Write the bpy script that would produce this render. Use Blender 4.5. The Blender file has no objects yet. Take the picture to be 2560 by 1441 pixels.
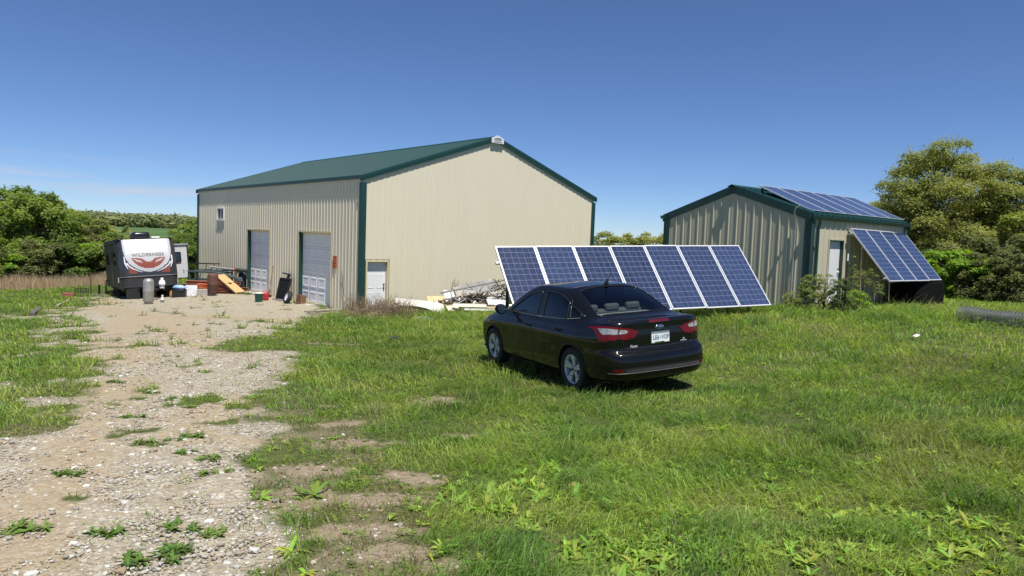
import bpy, bmesh, math, random
import numpy as np
from math import sin, cos, pi, radians, atan2, hypot, sqrt
from mathutils import Vector, Matrix, Euler
from mathutils.bvhtree import BVHTree
random.seed(7); RNG = np.random.default_rng(7)
SC = bpy.context.scene; COL = SC.collection

# ------------------------------------------------------------------ camera, sky, sun, exposure
CAMF, PITCH, ROLL = 1774.76, 0.069389, 0.03605
_f = Vector((0, cos(PITCH), -sin(PITCH))); _u0 = Vector((0, sin(PITCH), cos(PITCH))); _r0 = Vector((1, 0, 0))
_r = _r0*cos(ROLL) + _u0*sin(ROLL); _u = -_r0*sin(ROLL) + _u0*cos(ROLL)
cam = bpy.data.cameras.new('camera'); cam.sensor_width = 36; cam.lens = 36*CAMF/2560
cam.clip_start = .1; cam.clip_end = 6000
camo = bpy.data.objects.new('camera', cam); COL.objects.link(camo)
camo.matrix_world = Matrix(((_r.x, _u.x, -_f.x, 0), (_r.y, _u.y, -_f.y, 0), (_r.z, _u.z, -_f.z, 0), (0, 0, 0, 1)))
SC.camera = camo
SUN_EL = radians(67); SUN_AZ = math.atan2(.455, -.890)
SUNV = Vector((sin(SUN_AZ)*cos(SUN_EL), cos(SUN_AZ)*cos(SUN_EL), sin(SUN_EL)))
sl = bpy.data.lights.new('sun', 'SUN'); sl.energy = 5.0; sl.angle = radians(.53); sl.color = (1, .955, .88)
slo = bpy.data.objects.new('sun', sl); COL.objects.link(slo)
slo.rotation_euler = SUNV.to_track_quat('Z', 'Y').to_euler(); slo.location = (20, -30, 40)
W = bpy.data.worlds.new('World'); SC.world = W; W.use_nodes = True
def build_sky():
    nt = W.node_tree; N = nt.nodes; L = nt.links
    bg = N['Background']; bg.inputs[1].default_value = .070
    sky = N.new('ShaderNodeTexSky'); sky.sky_type = 'NISHITA'; sky.sun_disc = False
    sky.sun_elevation = SUN_EL; sky.sun_rotation = SUN_AZ
    sky.altitude = 3000; sky.air_density = 1.0; sky.dust_density = 0; sky.ozone_density = 6.0
    # faint streaks of cloud low over the horizon, on the left
    tc = N.new('ShaderNodeTexCoord'); mp = N.new('ShaderNodeMapping'); mp.inputs['Scale'].default_value = (2.2, 2.2, 26)
    L.new(tc.outputs['Generated'], mp.inputs[0])
    nz = N.new('ShaderNodeTexNoise'); nz.inputs['Scale'].default_value = 2.1; nz.inputs['Detail'].default_value = 7; nz.inputs['Roughness'].default_value = .62
    L.new(mp.outputs[0], nz.inputs['Vector'])
    rp = N.new('ShaderNodeValToRGB'); rp.color_ramp.elements[0].position = .49; rp.color_ramp.elements[1].position = .74
    L.new(nz.outputs[0], rp.inputs[0])
    sx = N.new('ShaderNodeSeparateXYZ'); L.new(tc.outputs['Generated'], sx.inputs[0])
    m1 = N.new('ShaderNodeMapRange'); m1.inputs[1].default_value = .0; m1.inputs[2].default_value = .02; L.new(sx.outputs[2], m1.inputs[0])
    m2 = N.new('ShaderNodeMapRange'); m2.inputs[1].default_value = .085; m2.inputs[2].default_value = .04; L.new(sx.outputs[2], m2.inputs[0])
    m3 = N.new('ShaderNodeMapRange'); m3.inputs[1].default_value = .0; m3.inputs[2].default_value = -.55; L.new(sx.outputs[0], m3.inputs[0])
    a = N.new('ShaderNodeMath'); a.operation = 'MULTIPLY'; L.new(m1.outputs[0], a.inputs[0]); L.new(m2.outputs[0], a.inputs[1])
    b = N.new('ShaderNodeMath'); b.operation = 'MULTIPLY'; L.new(a.outputs[0], b.inputs[0]); L.new(m3.outputs[0], b.inputs[1])
    c = N.new('ShaderNodeMath'); c.operation = 'MULTIPLY'; L.new(b.outputs[0], c.inputs[0]); L.new(rp.outputs[0], c.inputs[1])
    d = N.new('ShaderNodeMath'); d.operation = 'MULTIPLY'; L.new(c.outputs[0], d.inputs[0]); d.inputs[1].default_value = .85
    hs = N.new('ShaderNodeVectorMath'); hs.operation = 'MULTIPLY'; hs.inputs[1].default_value = (.94, 1.0, 1.14); L.new(sky.outputs[0], hs.inputs[0])
    mx = N.new('ShaderNodeMix'); mx.data_type = 'RGBA'; L.new(d.outputs[0], mx.inputs[0]); L.new(hs.outputs[0], mx.inputs[6]); mx.inputs[7].default_value = (6.6, 6.4, 6.9, 1)
    L.new(mx.outputs[2], bg.inputs[0])
build_sky()
SC.view_settings.view_transform = 'Standard'; SC.view_settings.look = 'None'
SC.view_settings.exposure = 0.5; SC.view_settings.gamma = 1
SC.render.engine = 'CYCLES'
SC.cycles.max_bounces = 8; SC.cycles.transparent_max_bounces = 12; SC.cycles.transmission_bounces = 4

# ------------------------------------------------------------------ helpers
def tag(o, label=None, cat=None, group=None, kind=None):
    if label: o['label'] = label
    if cat: o['category'] = cat
    if group: o['group'] = group
    if kind: o['kind'] = kind
    return o
def thing(name, label, cat, loc=(0, 0, 0), rotz=0, group=None, mat=None):
    o = bpy.data.objects.new(name, None); COL.objects.link(o); o.empty_display_size = .3
    if mat is not None: o.matrix_world = mat
    else: o.location = loc; o.rotation_euler = (0, 0, rotz)
    return tag(o, label, cat, group)
def frame(loc, yaw=0, pitch=0, roll=0):
    return Matrix.Translation(loc) @ Matrix.Rotation(yaw, 4, 'Z') @ Matrix.Rotation(pitch, 4, 'Y') @ Matrix.Rotation(roll, 4, 'X')
class MB:
    """collects shapes; build() links them as ONE mesh object"""
    def __init__(s): s.v = []; s.f = []; s.mi = []; s.sm = []; s.m = 0; s.smooth = False
    def add(s, vs, fs, smooth=None, m=None):
        b = len(s.v); s.v += [tuple(v) for v in vs]
        for f in fs:
            s.f.append([i+b for i in f]); s.mi.append(s.m if m is None else m); s.sm.append(s.smooth if smooth is None else smooth)
        return s
    def box(s, c, d, R=None, m=None, bev=0):
        x, y, z = d[0]/2, d[1]/2, d[2]/2; c = Vector(c)
        if bev <= 0:
            vs = [Vector((a*x, b*y, e*z)) for a in (-1, 1) for b in (-1, 1) for e in (-1, 1)]
            fs = [(0, 1, 3, 2), (4, 6, 7, 5), (0, 4, 5, 1), (2, 3, 7, 6), (0, 2, 6, 4), (1, 5, 7, 3)]
        else:
            bm = bmesh.new(); bmesh.ops.create_cube(bm, size=1)
            for v in bm.verts: v.co = Vector((v.co.x*d[0], v.co.y*d[1], v.co.z*d[2]))
            bmesh.ops.bevel(bm, geom=bm.edges[:], offset=bev, segments=2, affect='EDGES', profile=.5)
            bm.verts.index_update(); vs = [v.co.copy() for v in bm.verts]; fs = [[v.index for v in f.verts] for f in bm.faces]; bm.free()
        if R is not None: vs = [R @ v for v in vs]
        return s.add([v+c for v in vs], fs, m=m, smooth=False)
    def tube(s, pts, r, n=8, m=None, cap=True, smooth=True):
        pts = [Vector(p) for p in pts]; k = len(pts)
        rs = r if isinstance(r, (list, tuple)) else [r]*k
        vs = []; ref = None
        for i, p in enumerate(pts):
            t = (pts[min(i+1, k-1)]-pts[max(i-1, 0)]).normalized()
            if ref is None or abs(ref.dot(t)) > .95: ref = Vector((0, 0, 1)) if abs(t.z) < .9 else Vector((1, 0, 0))
            a = t.cross(ref).normalized(); b = t.cross(a); ref = a.cross(t).normalized()
            for j in range(n):
                q = 2*pi*j/n+pi/n; vs.append(p+(a*cos(q)+b*sin(q))*rs[i])
        fs = [(i*n+j, i*n+(j+1) % n, (i+1)*n+(j+1) % n, (i+1)*n+j) for i in range(k-1) for j in range(n)]
        s.add(vs, fs, smooth=smooth, m=m)
        if cap: s.add(vs[:n], [list(range(n))], smooth=False, m=m); s.add(vs[-n:], [list(range(n))[::-1]], smooth=False, m=m)
        return s
    def bar(s, p, q, w, h=None, m=None, up=(0, 0, 1)):
        p = Vector(p); q = Vector(q); t = (q-p); L = t.length; t.normalize(); up = Vector(up)
        if abs(t.dot(up)) > .98: up = Vector((1, 0, 0))
        a = t.cross(up).normalized(); b = a.cross(t)
        R = Matrix((t, a, b)).transposed()
        return s.box((p+q)/2, (L, w, h or w), R, m=m)
    def lathe(s, prof, n=24, c=(0, 0, 0), axis='z', m=None, smooth=True):
        vs = []; k = len(prof)
        for r, h in prof:
            for j in range(n):
                q = 2*pi*j/n; x, y = r*cos(q), r*sin(q)
                vs.append({'z': (x, y, h), 'y': (x, h, y), 'x': (h, x, y)}[axis])
        vs = [Vector(v)+Vector(c) for v in vs]
        fs = [(i*n+j, i*n+(j+1) % n, (i+1)*n+(j+1) % n, (i+1)*n+j) for i in range(k-1) for j in range(n)]
        return s.add(vs, fs, smooth=smooth, m=m)
    def prism(s, poly, a, b, fn, m=None):
        """polygon (u,v) extruded from depth a to b; fn(u,v,d) -> point"""
        n = len(poly); vs = [fn(u, v, a) for u, v in poly]+[fn(u, v, b) for u, v in poly]
        fs = [list(range(n)), list(range(n, 2*n))[::-1]]+[(i, i+n, (i+1) % n+n, (i+1) % n) for i in range(n)]
        return s.add(vs, fs, m=m, smooth=False)
    def grid(s, P, smooth=True, m=None, close=False):
        """P: list of rows of points"""
        R = len(P); C = len(P[0]); vs = [p for r in P for p in r]
        fs = [(i*C+j, i*C+(j+1) % C, (i+1)*C+(j+1) % C, (i+1)*C+j) for i in range(R-1) for j in range(C if close else C-1)]
        return s.add(vs, fs, smooth=smooth, m=m)
    def build(s, name, mats, parent=None, recalc=True, M=None):
        me = bpy.data.meshes.new(name); me.from_pydata(s.v, [], s.f)
        if not isinstance(mats, (list, tuple)): mats = [mats]
        for m in mats: me.materials.append(m)
        me.polygons.foreach_set('material_index', s.mi); me.polygons.foreach_set('use_smooth', s.sm)
        if recalc:
            bm = bmesh.new(); bm.from_mesh(me); bmesh.ops.recalc_face_normals(bm, faces=bm.faces[:]); bm.to_mesh(me); bm.free()
        me.update()
        o = bpy.data.objects.new(name, me); COL.objects.link(o)
        if parent: o.parent = parent
        if M is not None: o.matrix_local = M
        return o
def np_mesh(name, V, F, mats, attr=None, parent=None, smooth=False, mi=None, nrm=None):
    """fast mesh from arrays; F: list of (n,k) int arrays; attr: {name:(N,3)}"""
    me = bpy.data.meshes.new(name); V = np.asarray(V, np.float32)
    F = F if isinstance(F, list) else [F]
    me.vertices.add(len(V)); me.vertices.foreach_set('co', V.ravel())
    nl = sum(f.size for f in F); npoly = sum(len(f) for f in F)
    me.loops.add(nl); me.loops.foreach_set('vertex_index', np.concatenate([f.ravel() for f in F]).astype(np.int32))
    me.polygons.add(npoly)
    tot = np.concatenate([np.full(len(f), f.shape[1], np.int32) for f in F]); st = np.concatenate([[0], np.cumsum(tot)[:-1]]).astype(np.int32)
    me.polygons.foreach_set('loop_start', st); me.polygons.foreach_set('loop_total', tot)
    me.polygons.foreach_set('use_smooth', np.full(npoly, smooth))
    if mi is not None: me.polygons.foreach_set('material_index', mi.astype(np.int32))
    for m in (mats if isinstance(mats, (list, tuple)) else [mats]): me.materials.append(m)
    for k, a in (attr or {}).items():
        a = np.asarray(a, np.float32)
        if a.ndim == 1:
            at = me.attributes.new(k, 'FLOAT', 'POINT'); at.data.foreach_set('value', a)
        else:
            at = me.attributes.new(k, 'FLOAT_COLOR', 'POINT'); at.data.foreach_set('color', np.concatenate([a, np.ones((len(a), 1), np.float32)], 1).ravel())
    me.update(calc_edges=True); me.validate()
    if nrm is not None:
        me.polygons.foreach_set('use_smooth', np.full(len(me.polygons), True)); me.normals_split_custom_set_from_vertices(np.asarray(nrm, np.float32))
    o = bpy.data.objects.new(name, me); COL.objects.link(o)
    if parent: o.parent = parent
    return o
def copy_tree(o, parent=None):
    c = o.copy(); COL.objects.link(c); c.parent = parent
    for ch in list(o.children): copy_tree(ch, c)
    return c
def text_obj(name, body, size, mat, parent, M, depth=.004, shear=0, bold=0, spacing=1.0):
    cu = bpy.data.curves.new(name, 'FONT'); cu.body = body; cu.size = size; cu.align_x = 'CENTER'; cu.align_y = 'CENTER'
    cu.extrude = depth; cu.shear = shear; cu.offset = bold; cu.space_character = spacing
    t = bpy.data.objects.new(name+'_curve', cu); COL.objects.link(t)
    dg = bpy.context.evaluated_depsgraph_get(); me = bpy.data.meshes.new_from_object(t.evaluated_get(dg))
    bpy.data.objects.remove(t); bpy.data.curves.remove(cu)
    me.name = name; me.materials.clear(); me.materials.append(mat)
    o = bpy.data.objects.new(name, me); COL.objects.link(o); o.parent = parent; o.matrix_local = M
    return o

# ------------------------------------------------------------------ numpy noise
def _hash(ix, iy, seed):
    h = (ix.astype(np.int64)*374761393 + iy.astype(np.int64)*668265263 + seed*1442695041) & 0x7fffffff
    h = (h ^ (h >> 13))*1274126177 & 0x7fffffff
    return ((h ^ (h >> 16)) & 0xffff)/65535.
def vnoise(x, y, sc, seed=0, octv=3):
    x = np.asarray(x, float); y = np.asarray(y, float); t = 0; a = 1; n = 0
    for o in range(octv):
        X = x/sc*2**o+17.3*o; Y = y/sc*2**o-9.1*o; ix = np.floor(X); iy = np.floor(Y); fx = X-ix; fy = Y-iy
        fx = fx*fx*(3-2*fx); fy = fy*fy*(3-2*fy)
        v = (_hash(ix, iy, seed+o)*(1-fx)+_hash(ix+1, iy, seed+o)*fx)*(1-fy)+(_hash(ix, iy+1, seed+o)*(1-fx)+_hash(ix+1, iy+1, seed+o)*fx)*fy
        t = t+v*a; n += a; a *= .5
    return t/n
def sstep(a, b, x): t = np.clip((x-a)/(b-a), 0, 1); return t*t*(3-2*t)

# ------------------------------------------------------------------ terrain height
CP = np.array([(0,0,-1.62),(0,3.6,-1.80),(-4,5,-2.0),(4,4,-1.72),(-3,1,-1.7),(3,0,-1.6),(1.1,11.8,-2.2),(.2,13.5,-2.28),(2.1,10.3,-2.07),
  (9.1,21.9,-1.80),(5.6,26.3,-2.0),(14.2,26,-1.85),(12.3,21,-1.72),(6.6,17.9,-1.62),(.3,15.3,-2.30),(3.5,16.8,-1.95),(10,16,-1.45),(9,9,-1.55),(14,18,-1.45),
  (-5.9,26.6,-3.0),(-5.0,27.2,-2.98),(3.9,35.3,-2.9),(-1,30.8,-2.9),(-9.3,30.9,-3.1),(-13.2,35.4,-3.1),(-18.3,41.2,-3.15),(-7.3,28.6,-3.09),
  (-9,25,-3.0),(-15,29.3,-3.25),(-16.8,33.0,-3.42),(-20,38,-3.6),(-8,16,-2.55),(-5,13,-2.45),(-12,20,-2.85),(-14,14,-2.75),(-9,9,-2.3),(-2.5,20,-2.75),(-1,23,-2.75),
  (-27,37,-3.9),(-31,46,-4.3),(-22,28,-3.4),(-18,20,-3.05),(-40,60,-5.2),(-30,15,-3.6),(0,50,-3.6),(20,45,-2.6),(30,30,-1.8),(25,15,-1.0),(25,0,-.8),(0,-20,-1.2),(-25,-10,-2.8),(0,70,-5),(-25,70,-5.2),(40,60,-4)], float)
def _tps(d2): return .5*d2*np.log(d2+1e-9)
def _fit():
    n = len(CP); d2 = ((CP[:, None, :2]-CP[None, :, :2])**2).sum(2)
    A = np.zeros((n+3, n+3)); A[:n, :n] = _tps(d2)+np.eye(n)*4.0; A[:n, n] = 1; A[:n, n+1:] = CP[:, :2]; A[n, :n] = 1; A[n+1:, :n] = CP[:, :2].T
    return np.linalg.solve(A, np.concatenate([CP[:, 2], [0, 0, 0]]))
TW = _fit()
FD = np.array([0, 60, 100, 160, 220, 300, 420, 470, 700, 3000.]); FZ = np.array([-3, -4.6, -9, -10, -5.0, -3.1, -1.3, -1.2, -2.0, -25])
def gz(x, y, micro=True):
    x = np.asarray(x, float); y = np.asarray(y, float); shp = x.shape; x = x.ravel(); y = y.ravel()
    z = np.zeros(len(x)); n = len(CP)
    for s in range(0, len(x), 100000):
        xs = x[s:s+100000]; ys = y[s:s+100000]
        k = np.clip(62/np.maximum(np.hypot(xs, ys), 1e-6), 0, 1); px = xs*k; py = ys*k
        d2 = (px[:, None]-CP[None, :, 0])**2+(py[:, None]-CP[None, :, 1])**2
        z[s:s+100000] = _tps(d2) @ TW[:n]+TW[n]+px*TW[n+1]+py*TW[n+2]
    r = np.hypot(x, y); t = sstep(50, 110, r); z = z*(1-t)+np.interp(r, FD, FZ)*t
    if micro: z = z+(vnoise(x, y, 2.2, 5, 3)-.5)*.07*sstep(120, 60, r)+(vnoise(x, y, 80, 9, 2)-.5)*2.0*sstep(80, 200, r)*sstep(430, 300, r)
    return z.reshape(shp)
def gz1(x, y): return float(gz(np.array([x]), np.array([y]))[0])
# ------------------------------------------------------------------ car body surface (half, y>=0), columns: rear centre -> round the side -> front centre; rows: sill -> roof centre
CYF = [0, .40, .695, .872, .945, .982, 1, 1, 1, 1, 1, .995, .985, .955, .885, .69, .39, 0]
CXO = [0, .010, .045, .150, .36, .62, None, None, None, None, None, None, None, .50, .25, .09, .02, 0]
CXS = [0]*6+[-1.33, -.9, -.45, 0, .45, .9, 1.30]+[0]*5
WR = [1, 1, .95, .78, .48, .22, .06, 0, 0, 0, 0, 0, 0, 0, 0, 0, 0, 0]
WF = [0, 0, 0, 0, 0, 0, 0, 0, 0, 0, .04, .12, .28, .55, .8, .95, 1, 1]
ROWS = [  # rear x,z ; side y,z ; front x,z
 (-2.16, .235, .76, .205, 2.04, .20), (-2.27, .27, .845, .235, 2.14, .23), (-2.325, .40, .890, .36, 2.20, .34), (-2.33, .525, .895, .50, 2.22, .47),
 (-2.295, .625, .901, .61, 2.21, .56), (-2.225, .665, .906, .69, 2.19, .62), (-2.215, .80, .910, .785, 2.16, .67), (-2.205, .955, .886, .850, 2.11, .72),
 (-2.20, 1.035, .862, .912, 2.05, .76), (-2.09, 1.060, .838, .955, 1.88, .815)]
G10 = [(-1.72,0,1.080),(-1.705,.33,1.078),(-1.655,.57,1.074),(-1.56,.68,1.068),(-1.40,.745,1.052),(-1.18,.785,1.025),(-.92,.802,1.005),(-.66,.808,.992),(-.34,.81,.986),(0,.81,.984),(.35,.808,.984),(.68,.805,.986),(.93,.795,.99),(1.07,.745,.995),(1.13,.65,1.0),(1.18,.49,1.006),(1.225,.27,1.01),(1.24,0,1.012)]
G11 = [(-1.30,0,1.262),(-1.29,.31,1.258),(-1.24,.53,1.243),(-1.14,.628,1.225),(-1.03,.675,1.21),(-.88,.698,1.205),(-.72,.71,1.2),(-.5,.718,1.2),(-.25,.722,1.2),(0,.722,1.2),(.25,.72,1.2),(.5,.712,1.2),(.66,.698,1.195),(.75,.66,1.19),(.80,.575,1.195),(.85,.435,1.205),(.89,.24,1.215),(.905,0,1.22)]
G12 = [(-.87,0,1.425),(-.86,.27,1.42),(-.835,.44,1.405),(-.78,.53,1.385),(-.70,.572,1.378),(-.6,.588,1.381),(-.5,.597,1.386),(-.35,.603,1.393),(-.18,.606,1.398),(0,.606,1.398),(.12,.603,1.393),(.22,.596,1.386),(.29,.582,1.375),(.34,.55,1.37),(.38,.485,1.377),(.42,.365,1.391),(.45,.2,1.401),(.46,0,1.405)]
G13 = [(-.72,0,1.449),(-.715,.2,1.446),(-.69,.32,1.438),(-.65,.40,1.430),(-.58,.43,1.432),(-.5,.44,1.436),(-.42,.445,1.44),(-.3,.45,1.444),(-.16,.45,1.446),(-.02,.45,1.445),(.08,.447,1.441),(.16,.44,1.434),(.21,.43,1.427),(.25,.41,1.421),(.28,.36,1.423),(.30,.27,1.428),(.32,.15,1.433),(.325,0,1.435)]
G14 = [(x, 0, 1.467-.09*(x+.12)**2) for x in (-.62,-.61,-.59,-.55,-.5,-.44,-.36,-.27,-.16,-.05,.04,.11,.15,.18,.2,.22,.235,.24)]
def car_cage():
    P = np.zeros((15, 18, 3))
    for j, (xr, zr, ys, zs, xf, zf) in enumerate(ROWS):
        for i in range(18):
            if i <= 5: x = xr+CXO[i]*(1 if j < 9 else 1.05)
            elif i >= 13: x = xf-CXO[i]*(1 if j < 9 else .9)
            else: x = CXS[i]
            if j >= 8 and i in (11, 12): x = [0.9, 1.26][i-11]
            y = CYF[i]*ys*(1-.0*j); z = zs+WR[i]*(zr-zs)+WF[i]*(zf-zs)
            P[j, i] = (x, y, z)
    for k, g in enumerate((G10, G11, G12, G13, G14)): P[10+k] = np.array(g)*(1, (1.015, 1.04, 1.08, 1.06, 1)[k], 1)+(0, 0, (0, .004, .008, .005, .0)[k])+np.outer([(-.05-.05*min(1, max(0, (i-5)/6))) if k == 0 else -.09 for i in range(18)], (1, 0, 0))
    return P
def _pad(P):
    m = np.array([1, -1, 1])
    top = P[13:14]*m if P.shape[0] == 15 else P[-2:-1]
    Q = np.concatenate([2*P[:1]-P[1:2], P, top], 0)
    return np.concatenate([Q[:, 1:2]*m, Q, Q[:, -2:-1]*m], 1)
def car_surface(nu=30, nv=14):
    D = car_cage(); P = D.copy()
    for _ in range(10):
        Q = _pad(P); A = (Q[:-2]+4*Q[1:-1]+Q[2:])/6; S = (A[:, :-2]+4*A[:, 1:-1]+A[:, 2:])/6; P = P+.8*(D-S)
    Q = _pad(P)
    def basis(n, s):
        t = np.linspace(0, n-1, (n-1)*s+1); k = np.minimum(t.astype(int), n-2); f = t-k
        B = np.zeros((len(t), n+2)); w = [(1-f)**3/6, (3*f**3-6*f**2+4)/6, (-3*f**3+3*f**2+3*f+1)/6, f**3/6]
        for q in range(4): B[np.arange(len(t)), k+q] += w[q]
        return t, B
    v, Bv = basis(15, nv); u, Bu = basis(18, nu)
    return u, v, np.einsum('ab,bcd,ec->aed', Bv, Q, Bu)
CARPOS = (1.117, 11.654, -2.120); CARYAW, CARP, CARR = 2.033, .022, -.066
# ------------------------------------------------------------------ materials
def _nt(name):
    m = bpy.data.materials.new(name); m.use_nodes = True
    nt = m.node_tree; return m, nt, nt.nodes['Principled BSDF']
def pmat(name, col, rough=.5, metal=0, var=.12, vs=3.0, bump=0, bs=40, coat=0, spec=.5, stretch=(1, 1, 1), rvar=0, dirt=None, dscale=1.2, damt=.5):
    """principled surface whose colour wanders a little; optional dirt colour in noise patches"""
    m, nt, p = _nt(name); N = nt.nodes; L = nt.links
    tc = N.new('ShaderNodeTexCoord'); mp = N.new('ShaderNodeMapping'); mp.inputs['Scale'].default_value = stretch; L.new(tc.outputs['Object'], mp.inputs[0])
    nz = N.new('ShaderNodeTexNoise'); nz.inputs['Scale'].default_value = vs; nz.inputs['Detail'].default_value = 6; L.new(mp.outputs[0], nz.inputs['Vector'])
    rp = N.new('ShaderNodeMapRange'); rp.inputs[1].default_value = .25; rp.inputs[2].default_value = .75; rp.inputs[3].default_value = 1-var; rp.inputs[4].default_value = 1+var; L.new(nz.outputs[0], rp.inputs[0])
    vm = N.new('ShaderNodeVectorMath'); vm.operation = 'SCALE'; vm.inputs[0].default_value = col; L.new(rp.outputs[0], vm.inputs['Scale'])
    out = vm.outputs[0]
    if dirt:
        n2 = N.new('ShaderNodeTexNoise'); n2.inputs['Scale'].default_value = dscale; n2.inputs['Detail'].default_value = 8; n2.inputs['Roughness'].default_value = .65; L.new(mp.outputs[0], n2.inputs['Vector'])
        r2 = N.new('ShaderNodeMapRange'); r2.inputs[1].default_value = .48; r2.inputs[2].default_value = .7; r2.inputs[3].default_value = 0; r2.inputs[4].default_value = damt; L.new(n2.outputs[0], r2.inputs[0])
        mx = N.new('ShaderNodeMix'); mx.data_type = 'RGBA'; L.new(r2.outputs[0], mx.inputs[0]); L.new(out, mx.inputs[6]); mx.inputs[7].default_value = (*dirt, 1); out = mx.outputs[2]
    L.new(out, p.inputs['Base Color'])
    p.inputs['Roughness'].default_value = rough; p.inputs['Metallic'].default_value = metal
    p.inputs['Coat Weight'].default_value = coat; p.inputs['Coat Roughness'].default_value = .04; p.inputs['Specular IOR Level'].default_value = spec
    if rvar:
        r3 = N.new('ShaderNodeMapRange'); r3.inputs[3].default_value = max(0, rough-rvar); r3.inputs[4].default_value = rough+rvar; L.new(nz.outputs[0], r3.inputs[0]); L.new(r3.outputs[0], p.inputs['Roughness'])
    if bump:
        n3 = N.new('ShaderNodeTexNoise'); n3.inputs['Scale'].default_value = bs; n3.inputs['Detail'].default_value = 4; L.new(mp.outputs[0], n3.inputs['Vector'])
        b = N.new('ShaderNodeBump'); b.inputs['Strength'].default_value = bump; b.inputs['Distance'].default_value = .02; L.new(n3.outputs[0], b.inputs['Height']); L.new(b.outputs[0], p.inputs['Normal'])
    return m
def glassmat(name, tint=(.35, .4, .4), rough=.02):
    m, nt, p = _nt(name); N = nt.nodes; L = nt.links; N.remove(p)
    tr = N.new('ShaderNodeBsdfTransparent'); tr.inputs[0].default_value = (*tint, 1)
    gl = N.new('ShaderNodeBsdfGlossy'); gl.inputs['Roughness'].default_value = rough; gl.inputs[0].default_value = (1, 1, 1, 1)
    fr = N.new('ShaderNodeFresnel'); fr.inputs[0].default_value = 1.48
    mx = N.new('ShaderNodeMixShader'); L.new(fr.outputs[0], mx.inputs[0]); L.new(tr.outputs[0], mx.inputs[1]); L.new(gl.outputs[0], mx.inputs[2])
    L.new(mx.outputs[0], N['Material Output'].inputs[0]); return m
def leafmat(name, rough=.55, trans=.32, attr='col', spec=.35):
    m, nt, p = _nt(name); N = nt.nodes; L = nt.links
    at = N.new('ShaderNodeAttribute'); at.attribute_name = attr
    L.new(at.outputs['Color'], p.inputs['Base Color']); p.inputs['Roughness'].default_value = rough; p.inputs['Specular IOR Level'].default_value = spec
    tl = N.new('ShaderNodeBsdfTranslucent'); hs = N.new('ShaderNodeHueSaturation'); hs.inputs['Hue'].default_value = .485; hs.inputs['Saturation'].default_value = 1.15; hs.inputs['Value'].default_value = 1.25
    L.new(at.outputs['Color'], hs.inputs['Color']); L.new(hs.outputs[0], tl.inputs[0])
    mx = N.new('ShaderNodeMixShader'); mx.inputs[0].default_value = trans; L.new(p.outputs[0], mx.inputs[1]); L.new(tl.outputs[0], mx.inputs[2])
    L.new(mx.outputs[0], N['Material Output'].inputs[0]); return m
M_GREEN = pmat('green_trim_metal', (.010, .050, .044), .42, var=.1, vs=2)
M_ROOF = pmat('green_roof_metal', (.005, .041, .043), .5, var=.08, vs=1.2, spec=.18)
M_CREAM = pmat('cream_wall_metal', (.67, .61, .465), .42, var=.02, vs=1.2, stretch=(2, 2, .5), dirt=(.52, .45, .32), dscale=.5, damt=.08)
M_TAN = pmat('tan_wall_metal', (.48, .44, .325), .48, var=.03, vs=1.2, stretch=(2, 2, .5), dirt=(.38, .34, .24), dscale=.6, damt=.15)
M_JAMB = pmat('cream_trim_metal', (.62, .54, .33), .45, var=.06)
M_WHITEDOOR = pmat('white_door_paint', (.74, .755, .77), .4, var=.03)
M_WHITE = pmat('white_paint', (.66, .67, .68), .45, var=.05)
M_OFFWHITE = pmat('off_white_sheet', (.50, .49, .46), .5, var=.08, dirt=(.45, .40, .32), damt=.35)
M_BLACK = pmat('black_plastic', (.012, .012, .013), .5, var=.2, vs=8)
M_RUBBER = pmat('black_rubber', (.018, .018, .019), .8, var=.25, vs=12, bump=.2, bs=90)
M_DARKMETAL = pmat('dark_steel', (.03, .032, .034), .5, metal=.3, var=.25, vs=6, dirt=(.09, .05, .03), damt=.4, dscale=4)
M_ALU = pmat('aluminium_frame', (.72, .73, .74), .38, metal=.55, var=.05, vs=5)
M_GALV = pmat('galvanised_steel', (.50, .51, .52), .45, metal=.6, var=.18, vs=7)
M_CHROME = pmat('chrome', (.80, .81, .82), .12, metal=1, var=.02)
M_CONC = pmat('concrete', (.36, .34, .30), .9, var=.15, vs=5, bump=.3, bs=60)
M_WOOD = pmat('grey_weathered_wood', (.26, .22, .17), .85, var=.3, vs=4, stretch=(1, 8, 8), bump=.3, bs=30)
M_PLY = pmat('plywood', (.46, .30, .135), .7, var=.15, vs=3, stretch=(1, 6, 6))
M_RUST = pmat('rusty_brown_steel', (.095, .042, .03), .75, var=.3, vs=4, bump=.25, bs=50, dirt=(.16, .075, .04), dscale=5)
M_REDSTEEL = pmat('faded_red_paint', (.36, .12, .075), .65, var=.25, vs=5, dirt=(.50, .33, .25), dscale=6, damt=.7)
M_ORANGE = pmat('orange_paint', (.62, .12, .02), .5, var=.12)
M_GLASS = glassmat('window_glass', (.45, .5, .5))
M_LEAF = leafmat('tree_leaves', .55, .5); M_GRASS = leafmat('grass_blades', .5, .5); M_WEED = leafmat('weed_leaves', .45, .36)
M_BARK = pmat('bark', (.12, .095, .07), .9, var=.35, vs=4, stretch=(3, 3, .6), bump=.6, bs=14)

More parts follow.
